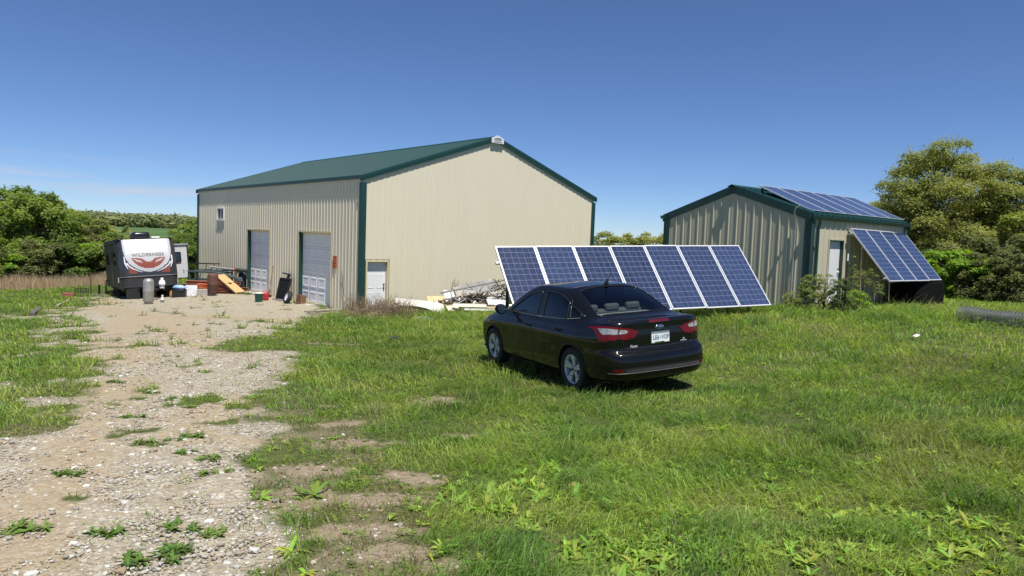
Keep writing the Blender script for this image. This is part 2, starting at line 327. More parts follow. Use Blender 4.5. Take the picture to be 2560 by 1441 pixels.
# ------------------------------------------------------------------ the car
def car_paint():
    m, nt, p = _nt('black_car_paint'); N = nt.nodes; L = nt.links
    p.inputs['Base Color'].default_value = (.003, .0035, .0045, 1); p.inputs['Roughness'].default_value = .5
    p.inputs['Coat Weight'].default_value = .7; p.inputs['Coat Roughness'].default_value = .03; p.inputs['Specular IOR Level'].default_value = .06
    tc = N.new('ShaderNodeTexCoord'); nz = N.new('ShaderNodeTexNoise'); nz.inputs['Scale'].default_value = 5; nz.inputs['Detail'].default_value = 8; L.new(tc.outputs['Object'], nz.inputs['Vector'])
    r = N.new('ShaderNodeMapRange'); r.inputs[1].default_value = .4; r.inputs[2].default_value = .75; r.inputs[3].default_value = .03; r.inputs[4].default_value = .14; L.new(nz.outputs[0], r.inputs[0]); L.new(r.outputs[0], p.inputs['Coat Roughness'])
    return m
def inpoly(px, py, poly):
    c = np.zeros(px.shape, bool); n = len(poly)
    for i in range(n):
        x1, y1 = poly[i]; x2, y2 = poly[(i+1) % n]
        if y1 == y2: continue
        k = ((y1 > py) != (y2 > py)) & (px < (x2-x1)*(py-y1)/(y2-y1)+x1); c ^= k
    return c
def build_car():
    PAINT = car_paint(); CG = glassmat('car_glass', (.70, .77, .78)); SEAT = pmat('grey_cloth', (.075, .08, .08), .9, var=.2, vs=20)
    PARCEL = pmat('grey_shelf', (.20, .22, .21), .9, var=.1); RED = pmat('red_lamp_plastic', (.11, .0015, .004), .22, var=.4, vs=14, coat=.0, spec=.4); CLEAR = pmat('clear_lamp_plastic', (.34, .34, .32), .22, metal=.3, var=.5, vs=22, coat=0)
    car = thing('parked_car', 'black four-door saloon parked on the lawn in front of solar panels', 'car', mat=frame(CARPOS, CARYAW, CARP, CARR))
    nu, nv = 30, 14
    u, v, S = car_surface(nu, nv)
    nU = len(u); nV = len(v)
    full = np.concatenate([S[:, :0:-1]*np.array([1, -1, 1]), S], 1); U = np.concatenate([-u[:0:-1], u])
    C = len(U); idx = np.arange(nV*C).reshape(nV, C)
    Q = np.stack([idx[:-1, :-1], idx[:-1, 1:], idx[1:, 1:], idx[1:, :-1]], -1).reshape(-1, 4)[:, ::-1]
    P = full.reshape(-1, 3)
    cen = P[Q].mean(1); uc = np.abs(((U[:-1]+U[1:])/2)[None].repeat(nV-1, 0).ravel()); us = ((U[:-1]+U[1:])/2)[None].repeat(nV-1, 0).ravel(); vc = ((v[:-1]+v[1:])/2)[:, None].repeat(C-1, 1).ravel()
    x, y, z = cen.T; ay = np.abs(y)
    lab = np.zeros(len(Q), int)            # 0 body
    FW = [(.74, .995), (.56, 1.09), (.38, 1.19), (.18, 1.285), (-.02, 1.335), (-.20, 1.355), (-.22, .992)]
    RWD = [(-.40, .995), (-.36, 1.365), (-.58, 1.362), (-.80, 1.33), (-.95, 1.28), (-1.03, 1.245), (-1.10, 1.03), (-1.09, 1.015)]
    QW = [(-1.17, 1.04), (-1.09, 1.215), (-1.20, 1.175), (-1.40, 1.105), (-1.47, 1.075), (-1.45, 1.058)]
    FD = [(1.02, .26), (1.05, .62), (1.0, .95), (.80, 1.03), (.58, 1.14), (.38, 1.24), (.16, 1.345), (-.05, 1.39), (-.30, 1.405), (-.31, .98), (-.16, .9), (-.14, .26)]
    RD = [(-.14, .26), (-.16, .9), (-.31, .98), (-.30, 1.405), (-.60, 1.40), (-.85, 1.36), (-1.06, 1.27), (-1.14, 1.03), (-1.10, .86), (-.96, .66), (-.90, .40), (-.90, .26)]
    side = (uc > 3.2) & (uc < 14.3)
    fd = side & inpoly(x, z, FD) & (vc > .6); rd = side & inpoly(x, z, RD) & (vc > .6)
    lab[fd & (y > 0)] = 1; lab[fd & (y < 0)] = 2; lab[rd & (y > 0)] = 3; lab[rd & (y < 0)] = 4
    sw = side & (vc > 9.6)
    for k, pl in enumerate((FW, RWD, QW)):
        m = sw & inpoly(x, z, pl); lab[m & (y > 0)] = 10+2*k; lab[m & (y < 0)] = 11+2*k
    t = (x+1.72)/(.77); rw = (uc < 4.6) & (vc > 9.9) & (t > 0+.10*(ay/.6)**2) & (t < 1-.05*(ay/.5)**2) & (ay < .625-.10*t) & (z > 1.07)
    lab[rw] = 16
    ws = (uc > 12.9) & (vc > 10.15) & (vc < 11.75) & (ay < .72-.12*(vc-10)); lab[ws] = 17
    trunk = (lab == 0) & (ay < .61-.05*np.clip((.8-z)/.2, 0, 1)) & (x < -1.72) & (z > .685) & (vc < 10); lab[trunk] = 5
    bump = (lab == 0) & (x < -1.30) & (z < np.where(ay > .60, .79, .69)) & (vc > .3) & ((x < -1.72)); lab[bump] = 6
    LAMP = [(4.5, 8.2), (3.65, 8.17), (2.3, 7.42), (1.33, 6.98), (.98, 6.68), (1.22, 6.16), (1.5, 6.08), (2.07, 6.13), (3.0, 6.02), (3.55, 6.03), (3.62, 6.3), (3.72, 6.66), (4.05, 7.4)]
    INS = [(3.72, 7.66), (2.35, 7.15), (2.07, 7.05), (1.52, 6.83), (1.6, 6.58), (2.03, 6.58), (3.2, 6.64), (3.42, 6.9)]
    lm = inpoly(uc, vc, LAMP); li = inpoly(uc, vc, INS) & (np.abs(uc-2.09) > .03); ld = np.abs(uc-2.09+.05*(vc-6.6)) < .03
    lab[lm & (us > 0)] = 20; lab[lm & (us < 0)] = 21; lab[li & (us > 0)] = 22; lab[li & (us < 0)] = 23; lab[lm & ld & (vc < 7.1)] = 26
    lab[(ay < .17) & (np.abs(z-1.032) < .016) & (vc < 8.7) & (x < 0)] = 24
    refl = (uc > 2.13) & (uc < 2.95) & (vc > 1.9) & (vc < 2.28); lab[refl & (us > 0)] = 28; lab[refl & (us < 0)] = 29
    lab[(uc < 2.95) & (vc > 1.8) & (vc < 2.45) & (lab == 6)] = 27
    lab[(uc < 3.2) & (vc > .3) & (vc <= 1.8) & (lab == 6)] = 30
    hood = (lab == 0) & (x > 1.12) & (ay < .76) & (vc > 8.0) & (vc < 10.05) & (x < 2.02); lab[hood] = 7
    # wheel arches are cut out
    cut = np.zeros(len(Q), bool)
    for wx in (-1.324, 1.324): cut |= (np.hypot(x-wx, z-.325) < .352) & (vc < 7)
    keep = ~cut
    nv_ = np.zeros_like(P); fn = np.cross(P[Q[:, 1]]-P[Q[:, 0]], P[Q[:, 3]]-P[Q[:, 0]]); np.add.at(nv_, Q.ravel(), np.repeat(fn, 4, 0)); nv_ /= np.linalg.norm(nv_, axis=1, keepdims=True)+1e-12
    def part(name, sel, mat, parent=car, off=0, label=None):
        f = Q[sel & keep]
        if not len(f): return None
        ids, inv = np.unique(f.ravel(), return_inverse=True)
        o = np_mesh(name, P[ids]+off*nv_[ids], inv.reshape(-1, 4), mat, parent=parent, smooth=True)
        if label: o['label'] = label
        return o
    body = part('body', lab == 0, PAINT)
    doors = {k: part('door', lab == k, PAINT) for k in (1, 2, 3, 4)}
    trunk_o = part('trunk_lid', lab == 5, PAINT); bumper = part('rear_bumper', (lab == 6) | (lab == 30), PAINT); part('hood', lab == 7, PAINT)
    wm = {10: doors[1], 11: doors[2], 12: doors[3], 13: doors[4], 14: car, 15: car}
    for k, p in wm.items(): part('side_window', lab == k, CG, p, -.004)
    part('rear_window', lab == 16, CG, car, -.003); part('windshield', lab == 17, CG, car, -.003)
    for a, b in ((20, 22), (21, 23)):
        tl = part('tail_light', lab == a, RED, car, .007); part('clear_lens', lab == b, CLEAR, tl, .008)
    for s in (-1, 1): part('lamp_gap', (lab == 26) & (us*s > 0), M_BLACK, car, .001)
    part('brake_light', lab == 24, pmat('dark_red_lamp', (.10, .004, .005), .15, coat=1), trunk_o, .003)
    for k in (28, 29): part('reflector', lab == k, RED, bumper, .004)
    part('step_strip', lab == 27, M_BLACK, bumper, -.004)
    bvh = BVHTree.FromPolygons([Vector(p) for p in P], Q[keep].tolist())
    def hit_side(px, pz, s=1, off=.002):
        h = bvh.ray_cast(Vector((px, 2*s, pz)), Vector((0, -s, 0)))
        return (h[0]+h[1]*(off if h[1].y*s > 0 else -off)) if h[0] else None
    def hit_back(py, pz, off=.002):
        h = bvh.ray_cast(Vector((-4, py, pz)), Vector((1, 0, 0)))
        return (h[0]+Vector((-off, 0, 0))) if h[0] else None
    def trace(poly, fn, close=True, step=.03):
        pts = []; n = len(poly)
        for i in range(n if close else n-1):
            a = Vector(poly[i]); b = Vector(poly[(i+1) % n]); k = max(1, int((b-a).length/step))
            for j in range(k):
                q = fn(*(a+(b-a)*j/k))
                if q is not None: pts.append(q)
        if close and pts: pts.append(pts[0])
        return pts
    TRIM = pmat('gloss_black_trim', (.01, .01, .011), .25)
    for s, dk in ((1, (1, 3)), (-1, (2, 4))):
        for poly, pr in ((FW, doors[dk[0]]), (RWD, doors[dk[1]]), (QW, car)):
            pts = trace(poly, lambda a, b: hit_side(a, b, s, .001))
            if len(pts) > 3: MB().tube(pts, .012, 6, cap=False).build('window_seal', TRIM, pr)
        mb = MB(); pts = trace([(.78, .984), (.2, .978), (-.4, .984), (-1.05, 1.008), (-1.44, 1.05)], lambda a, b: hit_side(a, b, s, .004), False)
        mb.tube(pts, .006, 6); mb.build('belt_moulding', pmat('satin_trim', (.42, .43, .44), .25, metal=.7), car)
        mb = MB()
        for pl in (FD, RD):
            body_part = [q for q in pl if q[1] < 1.0]
            pts = trace(pl, lambda a, b: hit_side(a, b, s, -.001))
            mb.tube(pts, .0045, 4, cap=False)
        mb.build('door_gap', M_BLACK, car)
        for hx, hz, dk2 in ((.0, .835, dk[0]), (-.93, .865, dk[1])):
            p = hit_side(hx, hz, s, .0)
            mb = MB(); mb.tube([p+Vector((-.095, s*.004, -.002)), p+Vector((-.08, s*.034, 0)), p+Vector((0, s*.042, .003)), p+Vector((.08, s*.034, .004)), p+Vector((.095, s*.004, .004))], [.011, .014, .015, .014, .011], 8)
            mb.build('handle', PAINT, doors[dk2])
        # door mirror
        mr = MB(); b = Vector((.66, s*.90, 1.02)); mr.smooth = True
        prof = []
        for k in range(9):
            t = k/8; w = sin(pi*min(1, max(.0, t*.92+.04)))**.45
            prof.append([b+Vector((.085*cos(q)*w*(1 if cos(q) > 0 else .55)+.02, s*(.03+.19*t), .088*sin(q)*w+.015*t)) for q in [2*pi*j/14 for j in range(14)]])
        mr.grid(prof, close=True); mo = mr.build('door_mirror', PAINT, doors[dk[0]])
        mg = MB(); mg.add([b+Vector((-.032, s*(.125+.075*cos(q)), .01+.066*sin(q))) for q in [2*pi*j/16 for j in range(16)]], [list(range(16))]); mg.build('mirror_glass', M_CHROME, mo)
        MB().bar((.66, s*.80, .985), (.665, s*.945, 1.0), .06, .035).build('mirror_arm', M_BLACK, mo)
    # seals of rear and front screens
    def hit_top(px, py, off=.001):
        h = bvh.ray_cast(Vector((px, py, 3)), Vector((0, 0, -1))); return h[0]+h[1]*(off if h[1].z > 0 else -off) if h[0] else None
    base = [(-1.72+.077*(a/.6)**2+.004, a) for a in np.linspace(-.62, .62, 25)]; topp = [(-.95-.0385*(a/.5)**2, a) for a in np.linspace(.52, -.52, 21)]
    pts = trace(base+topp, hit_top, True, .04); MB().tube(pts, .011, 6, cap=False).build('window_seal', TRIM, car)
    lid = [(.60, 1.05), (.605, .80), (.56, .69), (0, .68), (-.56, .69), (-.605, .80), (-.60, 1.05)]
    MB().tube(trace(lid, lambda a, b: hit_back(a, b, .0), False), .0045, 4).build('trunk_gap', M_BLACK, car)
    # ribs of the step strip and bright lip under it
    mb = MB()
    for k in range(-29, 30):
        yy = k*.021; a = hit_back(yy, .385, .003); b = hit_back(yy-.018, .425, .003)
        if a and b: mb.bar(a, b, .006, .004, up=(1, 0, 0))
    mb.build('tread_rib', pmat('grey_plastic', (.10, .10, .105), .45), bumper)
    pts = [p for p in (hit_back(yy, .372-.02*(abs(yy)/.78)**3*0, .004) for yy in np.linspace(-.80, .80, 50)) if p]
    MB().tube(pts, .006, 6).build('lip_moulding', pmat('worn_grey_plastic', (.085, .085, .09), .4), bumper)
    # number plate, emblem, lettering
    Mx = Matrix(((0, 0, -1, -2.222), (-1, 0, 0, 0), (0, 1, 0, .808), (0, 0, 0, 1)))    # plate space: x to the right seen from behind, y up, z towards the viewer
    pl = MB(); pl.box((0, 0, 0), (.318, .166, .012), bev=.004); plo = pl.build('number_plate', M_CHROME, car, M=Mx)
    mb = MB(); mb.box((0, -.004, .0078), (.298, .135, .003)); mb.build('plate_face', pmat('white_plate', (.72, .77, .80), .4, var=.03), plo)
    mb = MB(); mb.box((0, .060, .0098), (.298, .017, .002)); mb.build('plate_band', pmat('plate_band', (.20, .25, .33), .4, var=.35, vs=30), plo)
    INK = pmat('plate_ink', (.03, .05, .09), .5)
    text_obj('plate_text', 'LE6', .078, INK, plo, Matrix.Translation((-.077, -.004, .011)) @ Matrix.Diagonal((.9, 1.1, 1, 1)), .0008, bold=.0005)
    text_obj('plate_text', 'VOF', .077, INK, plo, Matrix.Translation((.080, -.004, .011)) @ Matrix.Diagonal((.88, 1.1, 1, 1)), .0008, bold=.0005)
    mb = MB(); mb.box((-.002, -.004, .0105), (.009, .045, .002)); mb.build('plate_sticker', pmat('teal_sticker', (.03, .33, .36), .5), plo)
    mb = MB(); mb.box((-.03, -.066, .0105), (.13, .010, .002)); mb.box((.035, -.070, .0105), (.05, .018, .002)); mb.build('plate_frame_mark', M_BLACK, plo)
    p = hit_back(0, .946, .004)
    Me = Matrix(((0, 0, -1, p.x), (-1, 0, 0, 0), (0, 1, 0, .946), (0, 0, 0, 1)))
    ov = MB(); ov.lathe([(0.001, .008), (.8, .008), (.92, .011), (1, .006), (1, -.004)], 40); ov.v = [(a*.073, b*.031, c) for a, b, c in ov.v]; ovo = ov.build('emblem', M_CHROME, car, M=Me)
    ov = MB(); ov.lathe([(0.001, .0105), (.84, .0105), (.86, .0075)], 40); ov.v = [(a*.073, b*.031, c) for a, b, c in ov.v]; ov.build('emblem_field', pmat('emblem_blue', (.02, .05, .16), .25), ovo)
    text_obj('emblem_script', 'Ford', .040, M_CHROME, ovo, Matrix.Translation((0, .001, .0112)), .001, shear=.3)
    SILV = pmat('silver_badge', (.42, .43, .45), .35, metal=.2, var=.05)
    for txt, yy, zz, sz in (('Focus', .435, .715, .052), ('SE', -.415, .745, .03)):
        p = hit_back(yy, zz, .005)
        text_obj('badge', txt, sz, SILV, trunk_o, Matrix(((0, 0, -1, p.x), (-1, 0, 0, yy), (0, 1, 0, zz), (0, 0, 0, 1))), .002, shear=.35, bold=.0015)
    p = hit_back(-.415, .722, .005); MB().box(p, (.004, .11, .012)).build('badge', SILV, trunk_o)
    # aerial on the roof
    h = hit_top(-.90, -.02); mb = MB(); mb.smooth = True
    mb.grid([[h+Vector((.055*cos(q)*w-.01*k, .026*sin(q)*w, .006+.022*k)) for q in [2*pi*j/14 for j in range(14)]] for k, w in enumerate((1.1, 1, .8, .3, .01))], close=True)
    mb.tube([h+Vector((-.02, 0, .06)), h+Vector((-.17, 0, .22))], [.006, .003], 6); mb.build('aerial', M_BLACK, car)
    # wheels
    TY = M_RUBBER; AL = pmat('alloy_rim', (.60, .61, .66), .32, metal=.35, var=.06); DK = pmat('dark_hub', (.02, .02, .022), .5)
    def wheel():
        w = bpy.data.objects.new('wheel', None); COL.objects.link(w); w.parent = car
        t = MB(); t.lathe([(.205, .085), (.235, .098), (.28, .104), (.305, .098), (.314, .08), (.316, 0), (.314, -.08), (.305, -.098), (.28, -.104), (.235, -.098), (.205, -.085)], 48, axis='y'); t.build('tyre', TY, w)
        r = MB(); r.lathe([(.205, .088), (.212, .094), (.203, .092), (.195, .07), (.188, .02), (.185, -.085)], 48, axis='y')
        for k in range(5):
            a0 = 2*pi*k/5+.3
            for sgn in (-1, 1):
                prof = []
                for rr, wd, dy, off in ((.03, .022, .062, .008), (.09, .021, .066, .013), (.15, .024, .076, .021), (.198, .030, .082, .030)):
                    c = Vector((cos(a0), 0, sin(a0)))*rr; n = Vector((-sin(a0), 0, cos(a0))); c = c+n*off*sgn
                    prof.append([c+n*wd*e+Vector((0, d, 0)) for e, d in ((-1, dy-.03), (-.8, dy), (.8, dy), (1, dy-.03))])
                r.grid(prof, smooth=False)
        r.lathe([(.001, .078), (.03, .078), (.05, .068), (.055, .03)], 20, axis='y'); r.build('rim', AL, w)
        d = MB(); d.lathe([(.001, .02), (.145, .02), (.145, .0)], 32, axis='y'); d.lathe([(.001, .012), (.187, .012)], 32, axis='y'); d.build('brake_disc', DK, w)
        c = MB(); c.lathe([(.001, .0825), (.024, .0825), (.027, .078)], 16, axis='y')
        for k in range(5): c.lathe([(.001, .076), (.009, .076), (.009, .066)], 8, c=(.045*cos(2*pi*k/5+.93), 0, .045*sin(2*pi*k/5+.93)), axis='y')
        c.build('hub_cap', DK, w); return w
    w0 = wheel()
    for i, (wx, s) in enumerate(((-1.324, 1), (1.324, 1), (-1.324, -1), (1.324, -1))):
        w = w0 if i == 0 else copy_tree(w0, car)
        w.location = (wx, s*.785, .316); w.rotation_euler = (0, .5*i, 0) if s > 0 else (0, .4*i, pi)
        lin = MB(); q = [2*pi*j/40 for j in range(41)]
        lin.grid([[(wx+.362*cos(a), s*yy, .325+.362*sin(a)) for a in q if sin(a) > -.45] for yy in (.875, .45)]); lin.add([(wx+.37*cos(a), s*.45, .325+.37*sin(a)) for a in q[:-1]], [list(range(40))])
        lin.build('wheel_well', M_BLACK, car)
        arch = [hit_side(wx+.356*cos(a), .325+.356*sin(a), s, .004) for a in np.linspace(-.12, pi+.12, 40)]
        MB().tube([p for p in arch if p], .010, 6).build('arch_lip', PAINT, car)
    # floor and cabin
    fl = MB(); fl.box((0, 0, .235), (4.1, 1.5, .03)); fl.tube([(-2.15, -.35, .26), (-1.6, -.35, .26)], .05, 10); fl.build('underside', M_BLACK, car)
    cb = MB(); cb.box((.1, 0, .35), (2.6, 1.45, .08)); cb.box((1.0, 0, .62), (.4, 1.4, .5)); cb.build('cabin_floor', M_BLACK, car)
    MB().box((.95, 0, .90), (.42, 1.38, .16), bev=.04).build('dashboard', M_BLACK, car)
    MB().box((-1.42, 0, 1.035), (.5, 1.22, .03), bev=.01).build('parcel_shelf', PARCEL, car)
    def seat(sx, sy, w):
        o = MB(); R = Matrix.Rotation(-.30, 3, 'Y')
        o.box((sx+.22, sy, .52), (.52, w, .16), bev=.05); o.box((sx-.10, sy, .80), (.15, w, .62), R, bev=.05); return o
    for sy in (.36, -.36):
        o = seat(.15, sy, .48); so = o.build('front_seat', SEAT, car); MB().box((-.08, sy, 1.20), (.10, .26, .17), Matrix.Rotation(-.2, 3, 'Y'), bev=.04).build('headrest', SEAT, so)
    o = seat(-.85, 0, 1.30); so = o.build('rear_seat', SEAT, car)
    for sy in (.38, 0, -.38): MB().box((-1.06, sy, 1.12), (.09, .25, .12), bev=.035).build('headrest', SEAT, so)
    st = MB(); st.tube([Vector((.60, .36, .92))+Matrix.Rotation(-.45, 3, 'Y') @ Vector((0, .185*cos(a), .185*sin(a))) for a in np.linspace(0, 2*pi, 28)], .014, 8, cap=False); st.bar((.6, .36, .92), (.85, .36, .85), .06); st.build('steering_wheel', M_BLACK, car)
    return car
# ------------------------------------------------------------------ ribbed metal walls
def rib_profile(a, b, pitch, h, base=.062, top=.026, start=None, minor=0):
    """list of (s, height) along the wall from a to b"""
    pts = [(a, 0)]; s = a+pitch*.5 if start is None else start
    while s+base/2 < b:
        if s-base/2 > a:
            if minor and pts:
                for q in (1/3, 2/3):
                    c = s-pitch+pitch*q
                    if c-.02 > pts[-1][0]: pts += [(c-.014, 0), (c-.006, minor), (c+.006, minor), (c+.014, 0)]
            pts += [(s-base/2, 0), (s-top/2, h), (s+top/2, h), (s+base/2, 0)]
        s += pitch
    pts.append((b, 0)); return pts
def rib_wall(mb, a, b, top, fn, openings=(), bottom=0, pitch=.27, h=.019, minor=0, m=None):
    """fn(s, z, out) -> point; top(s) -> height; openings (s0, s1, z0, z1)"""
    prof = rib_profile(a, b, pitch, h, minor=minor)
    cuts = sorted({q for o in openings for q in o[:2]})
    P = []
    for (s0, h0), (s1, h1) in zip(prof, prof[1:]):
        ss = [s0]+[c for c in cuts if s0 < c < s1]+[s1]
        for u0, u1 in zip(ss, ss[1:]):
            f = lambda q: h0+(h1-h0)*((q-s0)/(s1-s0) if s1 > s0 else 0)
            mid = (u0+u1)/2; zs = [(bottom, None)]
            spans = [(bottom, None)]
            for o in openings:
                if o[0] < mid < o[1]:
                    spans = [(o[3], None)]+([(bottom, o[2])] if o[2] > bottom+.01 else [])
            for lo, hi in spans:
                t0 = top(u0) if hi is None else hi; t1 = top(u1) if hi is None else hi
                mb.add([fn(u0, lo, f(u0)), fn(u1, lo, f(u1)), fn(u1, t1, f(u1)), fn(u0, t0, f(u0))], [(0, 1, 2, 3)], m=m)
    return mb
def rib_slope(mb, y0, y1, x0, z0, x1, z1, pitch=.27, h=.019, m=None):
    prof = rib_profile(y0, y1, pitch, h); n = Vector((-(z1-z0), 0, (x1-x0))).normalized()
    if n.z < 0: n = -n
    P = [[Vector((x, y, z))+n*hh for y, hh in prof] for x, z in ((x0, z0), (x1, z1))]
    return mb.grid(P, smooth=False, m=m)
def panel_frame(mb, fn, s0, s1, z0, z1, w=.018, d=.010, m=None):
    """raised moulding of a door panel, one sloped ring plus a field; fn(s,z,out)"""
    ring = lambda k, o: [fn(s0+k, z0+k, o), fn(s1-k, z0+k, o), fn(s1-k, z1-k, o), fn(s0+k, z1-k, o)]
    R = [ring(0, 0), ring(w*.45, d), ring(w, d), ring(w*1.8, d*.25)]
    mb.grid(R, smooth=False, close=True, m=m); mb.add(R[-1], [(0, 1, 2, 3)], m=m)

# ------------------------------------------------------------------ big metal building
BO = (-5.752, 26.857, -3.08); BYAW = .717; BH, BL, BW, BR = 5.198, 19.096, 12.797, 7.371
BM = frame(BO, BYAW)
def build_big():
    b = thing('metal_building', 'large cream metal workshop with green roof and two white garage doors on its long side', 'building', mat=BM)
    D2 = (2.409, 5.434, 0, 3.053); D1 = (8.62, 11.41, 0, 3.053); WN = (14.80, 15.78, 3.53, 4.15)
    left = lambda s, z, o: (-o, s, z); gab = lambda s, z, o: (s, -o, z)
    roofz = lambda s: BR-abs(s-BW/2)*(BR-BH)/(BW/2)
    rib_wall(MB(), 0, BL, lambda s: BH, left, (D2, D1, WN), -.25).build('wall', M_CREAM, b)
    MD = (.20, 1.19, -.3, 2.06)
    rib_wall(MB(), 0, BW, roofz, gab, (MD,), -.25, h=.014).build('wall', M_CREAM, b)
    mb = MB(); rib_wall(mb, 0, BL, lambda s: BH, lambda s, z, o: (BW+o, s, z), (), -.25); mb.build('wall', M_CREAM, b)
    rib_wall(MB(), 0, BW, roofz, lambda s, z, o: (s, BL+o, z), (), -.25).build('wall', M_CREAM, b)
    # roof
    k = (BR-BH)/(BW/2); ov = .085
    for s in (0, 1):
        x0, x1 = (-ov, BW/2) if s == 0 else (BW+ov, BW/2)
        mb = MB(); rib_slope(mb, -.09, BL+.09, x0, BH+.06-ov*k, x1, BR+.06); mb.build('roof', M_ROOF, b)
    mb = MB(); mb.grid([[(BW/2-.17, y, BR+.06-.17*k+.025), (BW/2, y, BR+.105), (BW/2+.17, y, BR+.06-.17*k+.025)] for y in (-.10, BL+.10)], smooth=False); mb.build('ridge_cap', M_GREEN, b)
    # eave gutters, rake and corner trims
    for x in (-.052, BW+.052):
        mb = MB(); mb.box((x, BL/2, BH-.02), (.08, BL+.2, .10)); mb.box((x+(-.028 if x < 0 else .028), BL/2, BH+.045), (.02, BL+.2, .03)); mb.build('gutter', M_GREEN, b)
    for yy in (-.055, BL+.055):
        for s in (0, 1):
            f = (lambda q: q) if s == 0 else (lambda q: BW-q)
            mb = MB()
            for (zt, zb, pr) in ((.085, -.03, .035), (-.03, -.135, .022)):
                mb.add([(f(-.12), yy-pr, BH+zb-.12*k), (f(BW/2), yy-pr, BR+zb), (f(BW/2), yy-pr, BR+zt), (f(-.12), yy-pr, BH+zt-.12*k),
                        (f(-.12), yy+pr, BH+zb-.12*k), (f(BW/2), yy+pr, BR+zb), (f(BW/2), yy+pr, BR+zt), (f(-.12), yy+pr, BH+zt-.12*k)],
                       [(0, 1, 2, 3), (4, 5, 6, 7), (0, 1, 5, 4), (2, 3, 7, 6), (0, 3, 7, 4), (1, 2, 6, 5)])
            mb.build('rake_trim', M_GREEN, b)
    for cx, cy, sx, sy in ((0, 0, -1, -1), (BW, 0, 1, -1), (0, BL, -1, 1), (BW, BL, 1, 1)):
        mb = MB(); mb.box((cx+sx*.0-sx*.07+sx*.0, cy+sy*.025, (BH-.12)/2-.1), (.19, .03, BH-.1)); mb.box((cx+sx*.032, cy-sy*.055, (BH-.12)/2-.1), (.03, .19, BH-.1))
        mb.box((cx+sx*.042, cy+sy*.035, (BH-.12)/2-.1), (.03, .03, BH-.1)); mb.build('corner_trim', M_GREEN, b)
    # garage doors set back in the wall
    r = .155
    for (s0, s1, z0, z1) in (D2, D1):
        door = thing('garage_door', None, None); door.parent = b
        mb = MB(); fn = lambda s, z, o: (r-o, s, z)
        n = 5; hh = (z1-z0)/n
        for q in range(n):
            za, zb = z0+q*hh+.006, z0+(q+1)*hh-.006
            mb.add([fn(s0+.01, za, 0), fn(s1-.01, za, 0), fn(s1-.01, zb, 0), fn(s0+.01, zb, 0)], [(0, 1, 2, 3)])
            mb.add([fn(s0+.01, zb, 0), fn(s1-.01, zb, 0), fn(s1-.01, zb+.012, -.012), fn(s0+.01, zb+.012, -.012)], [(0, 1, 2, 3)])
            w = (s1-s0)/4
            for c in range(4): panel_frame(mb, lambda s, z, o: (r-.003-o, s, z), s0+c*w+.08, s0+(c+1)*w-.08, za+.08, zb-.09, .04, .012)
        mb.build('door_leaf', M_WHITEDOOR, door, recalc=False)
        mb = MB(); mb.box((r-.02, (s0+s1)/2, z1-.04), (.05, s1-s0-.02, .05)); mb.build('weather_strip', M_JAMB, door); mb = MB(); mb.box((r-.03, (s0+s1)/2, .025), (.05, s1-s0-.04, .05)); mb.build('weather_strip', M_JAMB, door)
        mb = MB(); mb.box((r/2-.012, s1-.012, z1/2), (r+.03, .024, z1-.002)); mb.build('jamb_liner', M_GREEN, door)
        mb = MB(); mb.box((r/2-.012, s0+.012, z1/2), (r+.03, .024, z1-.002)); mb.build('jamb_liner', M_JAMB, door)
        mb = MB(); mb.box((r/2-.012, (s0+s1)/2, z1-.010), (r+.03, s1-s0-.05, .02)); mb.build('header_liner', M_JAMB, door)
        mb = MB(); mb.box((-.028, s0-.022, z1/2), (.022, .04, z1)); mb.box((-.028, s1+.022, z1/2), (.022, .04, z1)); mb.box((-.028, (s0+s1)/2, z1+.03), (.022, s1-s0+.084, .04)); mb.build('door_trim', M_JAMB, door)
        mb = MB(); mb.box((-.08, (s0+s1)/2, -.06), (.5, s1-s0+.1, .10)); mb.build('threshold', M_CONC, door)
    # small sliding window high on the wall
    w = thing('window', None, None); w.parent = b; s0, s1, z0, z1 = WN
    mb = MB()
    for q in ((s0, z0, s1, z0), (s0, z1, s1, z1), (s0, z0, s0, z1), (s1, z0, s1, z1)): mb.bar((-.012, q[0], q[1]), (-.012, q[2], q[3]), .075, .09, up=(1, 0, 0))
    mb.bar((.01, (s0+s1)/2, z0+.03), (.01, (s0+s1)/2, z1-.03), .07, .05, up=(1, 0, 0)); mb.box((-.05, (s0+s1)/2, z0-.03), (.05, s1-s0+.1, .03))
    mb.build('frame', M_WHITE, w); mb = MB(); mb.box((.03, (s0+s1)/2, (z0+z1)/2), (.006, s1-s0, z1-z0)); mb.build('pane', pmat('dark_pane', (.02, .025, .03), .08, spec=.8), w)
    # walk door in the gable
    d = thing('door', None, None); d.parent = b; s0, s1, _, z1 = MD; rr = .10
    mb = MB()
    for (x0, x1, za, zb) in ((s0-.005, s0+.055, 0, z1), (s1-.055, s1+.005, 0, z1), (s0+.055, s1-.055, z1-.055, z1)): mb.box(((x0+x1)/2, .035, (za+zb)/2), (x1-x0, .19, zb-za))
    mb.build('frame', M_JAMB, d)
    mb = MB(); mb.box(((s0+s1)/2, -.026, z1+.03), (s1-s0+.10, .02, .016)); mb.box((s0-.03, -.026, z1/2), (.016, .02, z1)); mb.box((s1+.03, -.026, z1/2), (.016, .02, z1)); mb.build('frame_edge', M_BLACK, d)
    leaf = MB(); fn = lambda s, z, o: (s, rr-o, z); a, c = s0+.057, s1-.057; fr = .004
    leaf.add([fn(a, 0, 0), fn(c, 0, 0), fn(c, z1-.057, 0), fn(a, z1-.057, 0)], [(0, 1, 2, 3)]); mid = (a+c)/2
    for (za, zb) in ((.22, .82), (.98, 1.52), (1.64, 1.88)):
        for (xa, xb) in ((a+.10, mid-.055), (mid+.055, c-.10)): panel_frame(leaf, lambda s, z, o: (s, rr-.003-o, z), xa, xb, za, zb, .022, .007)
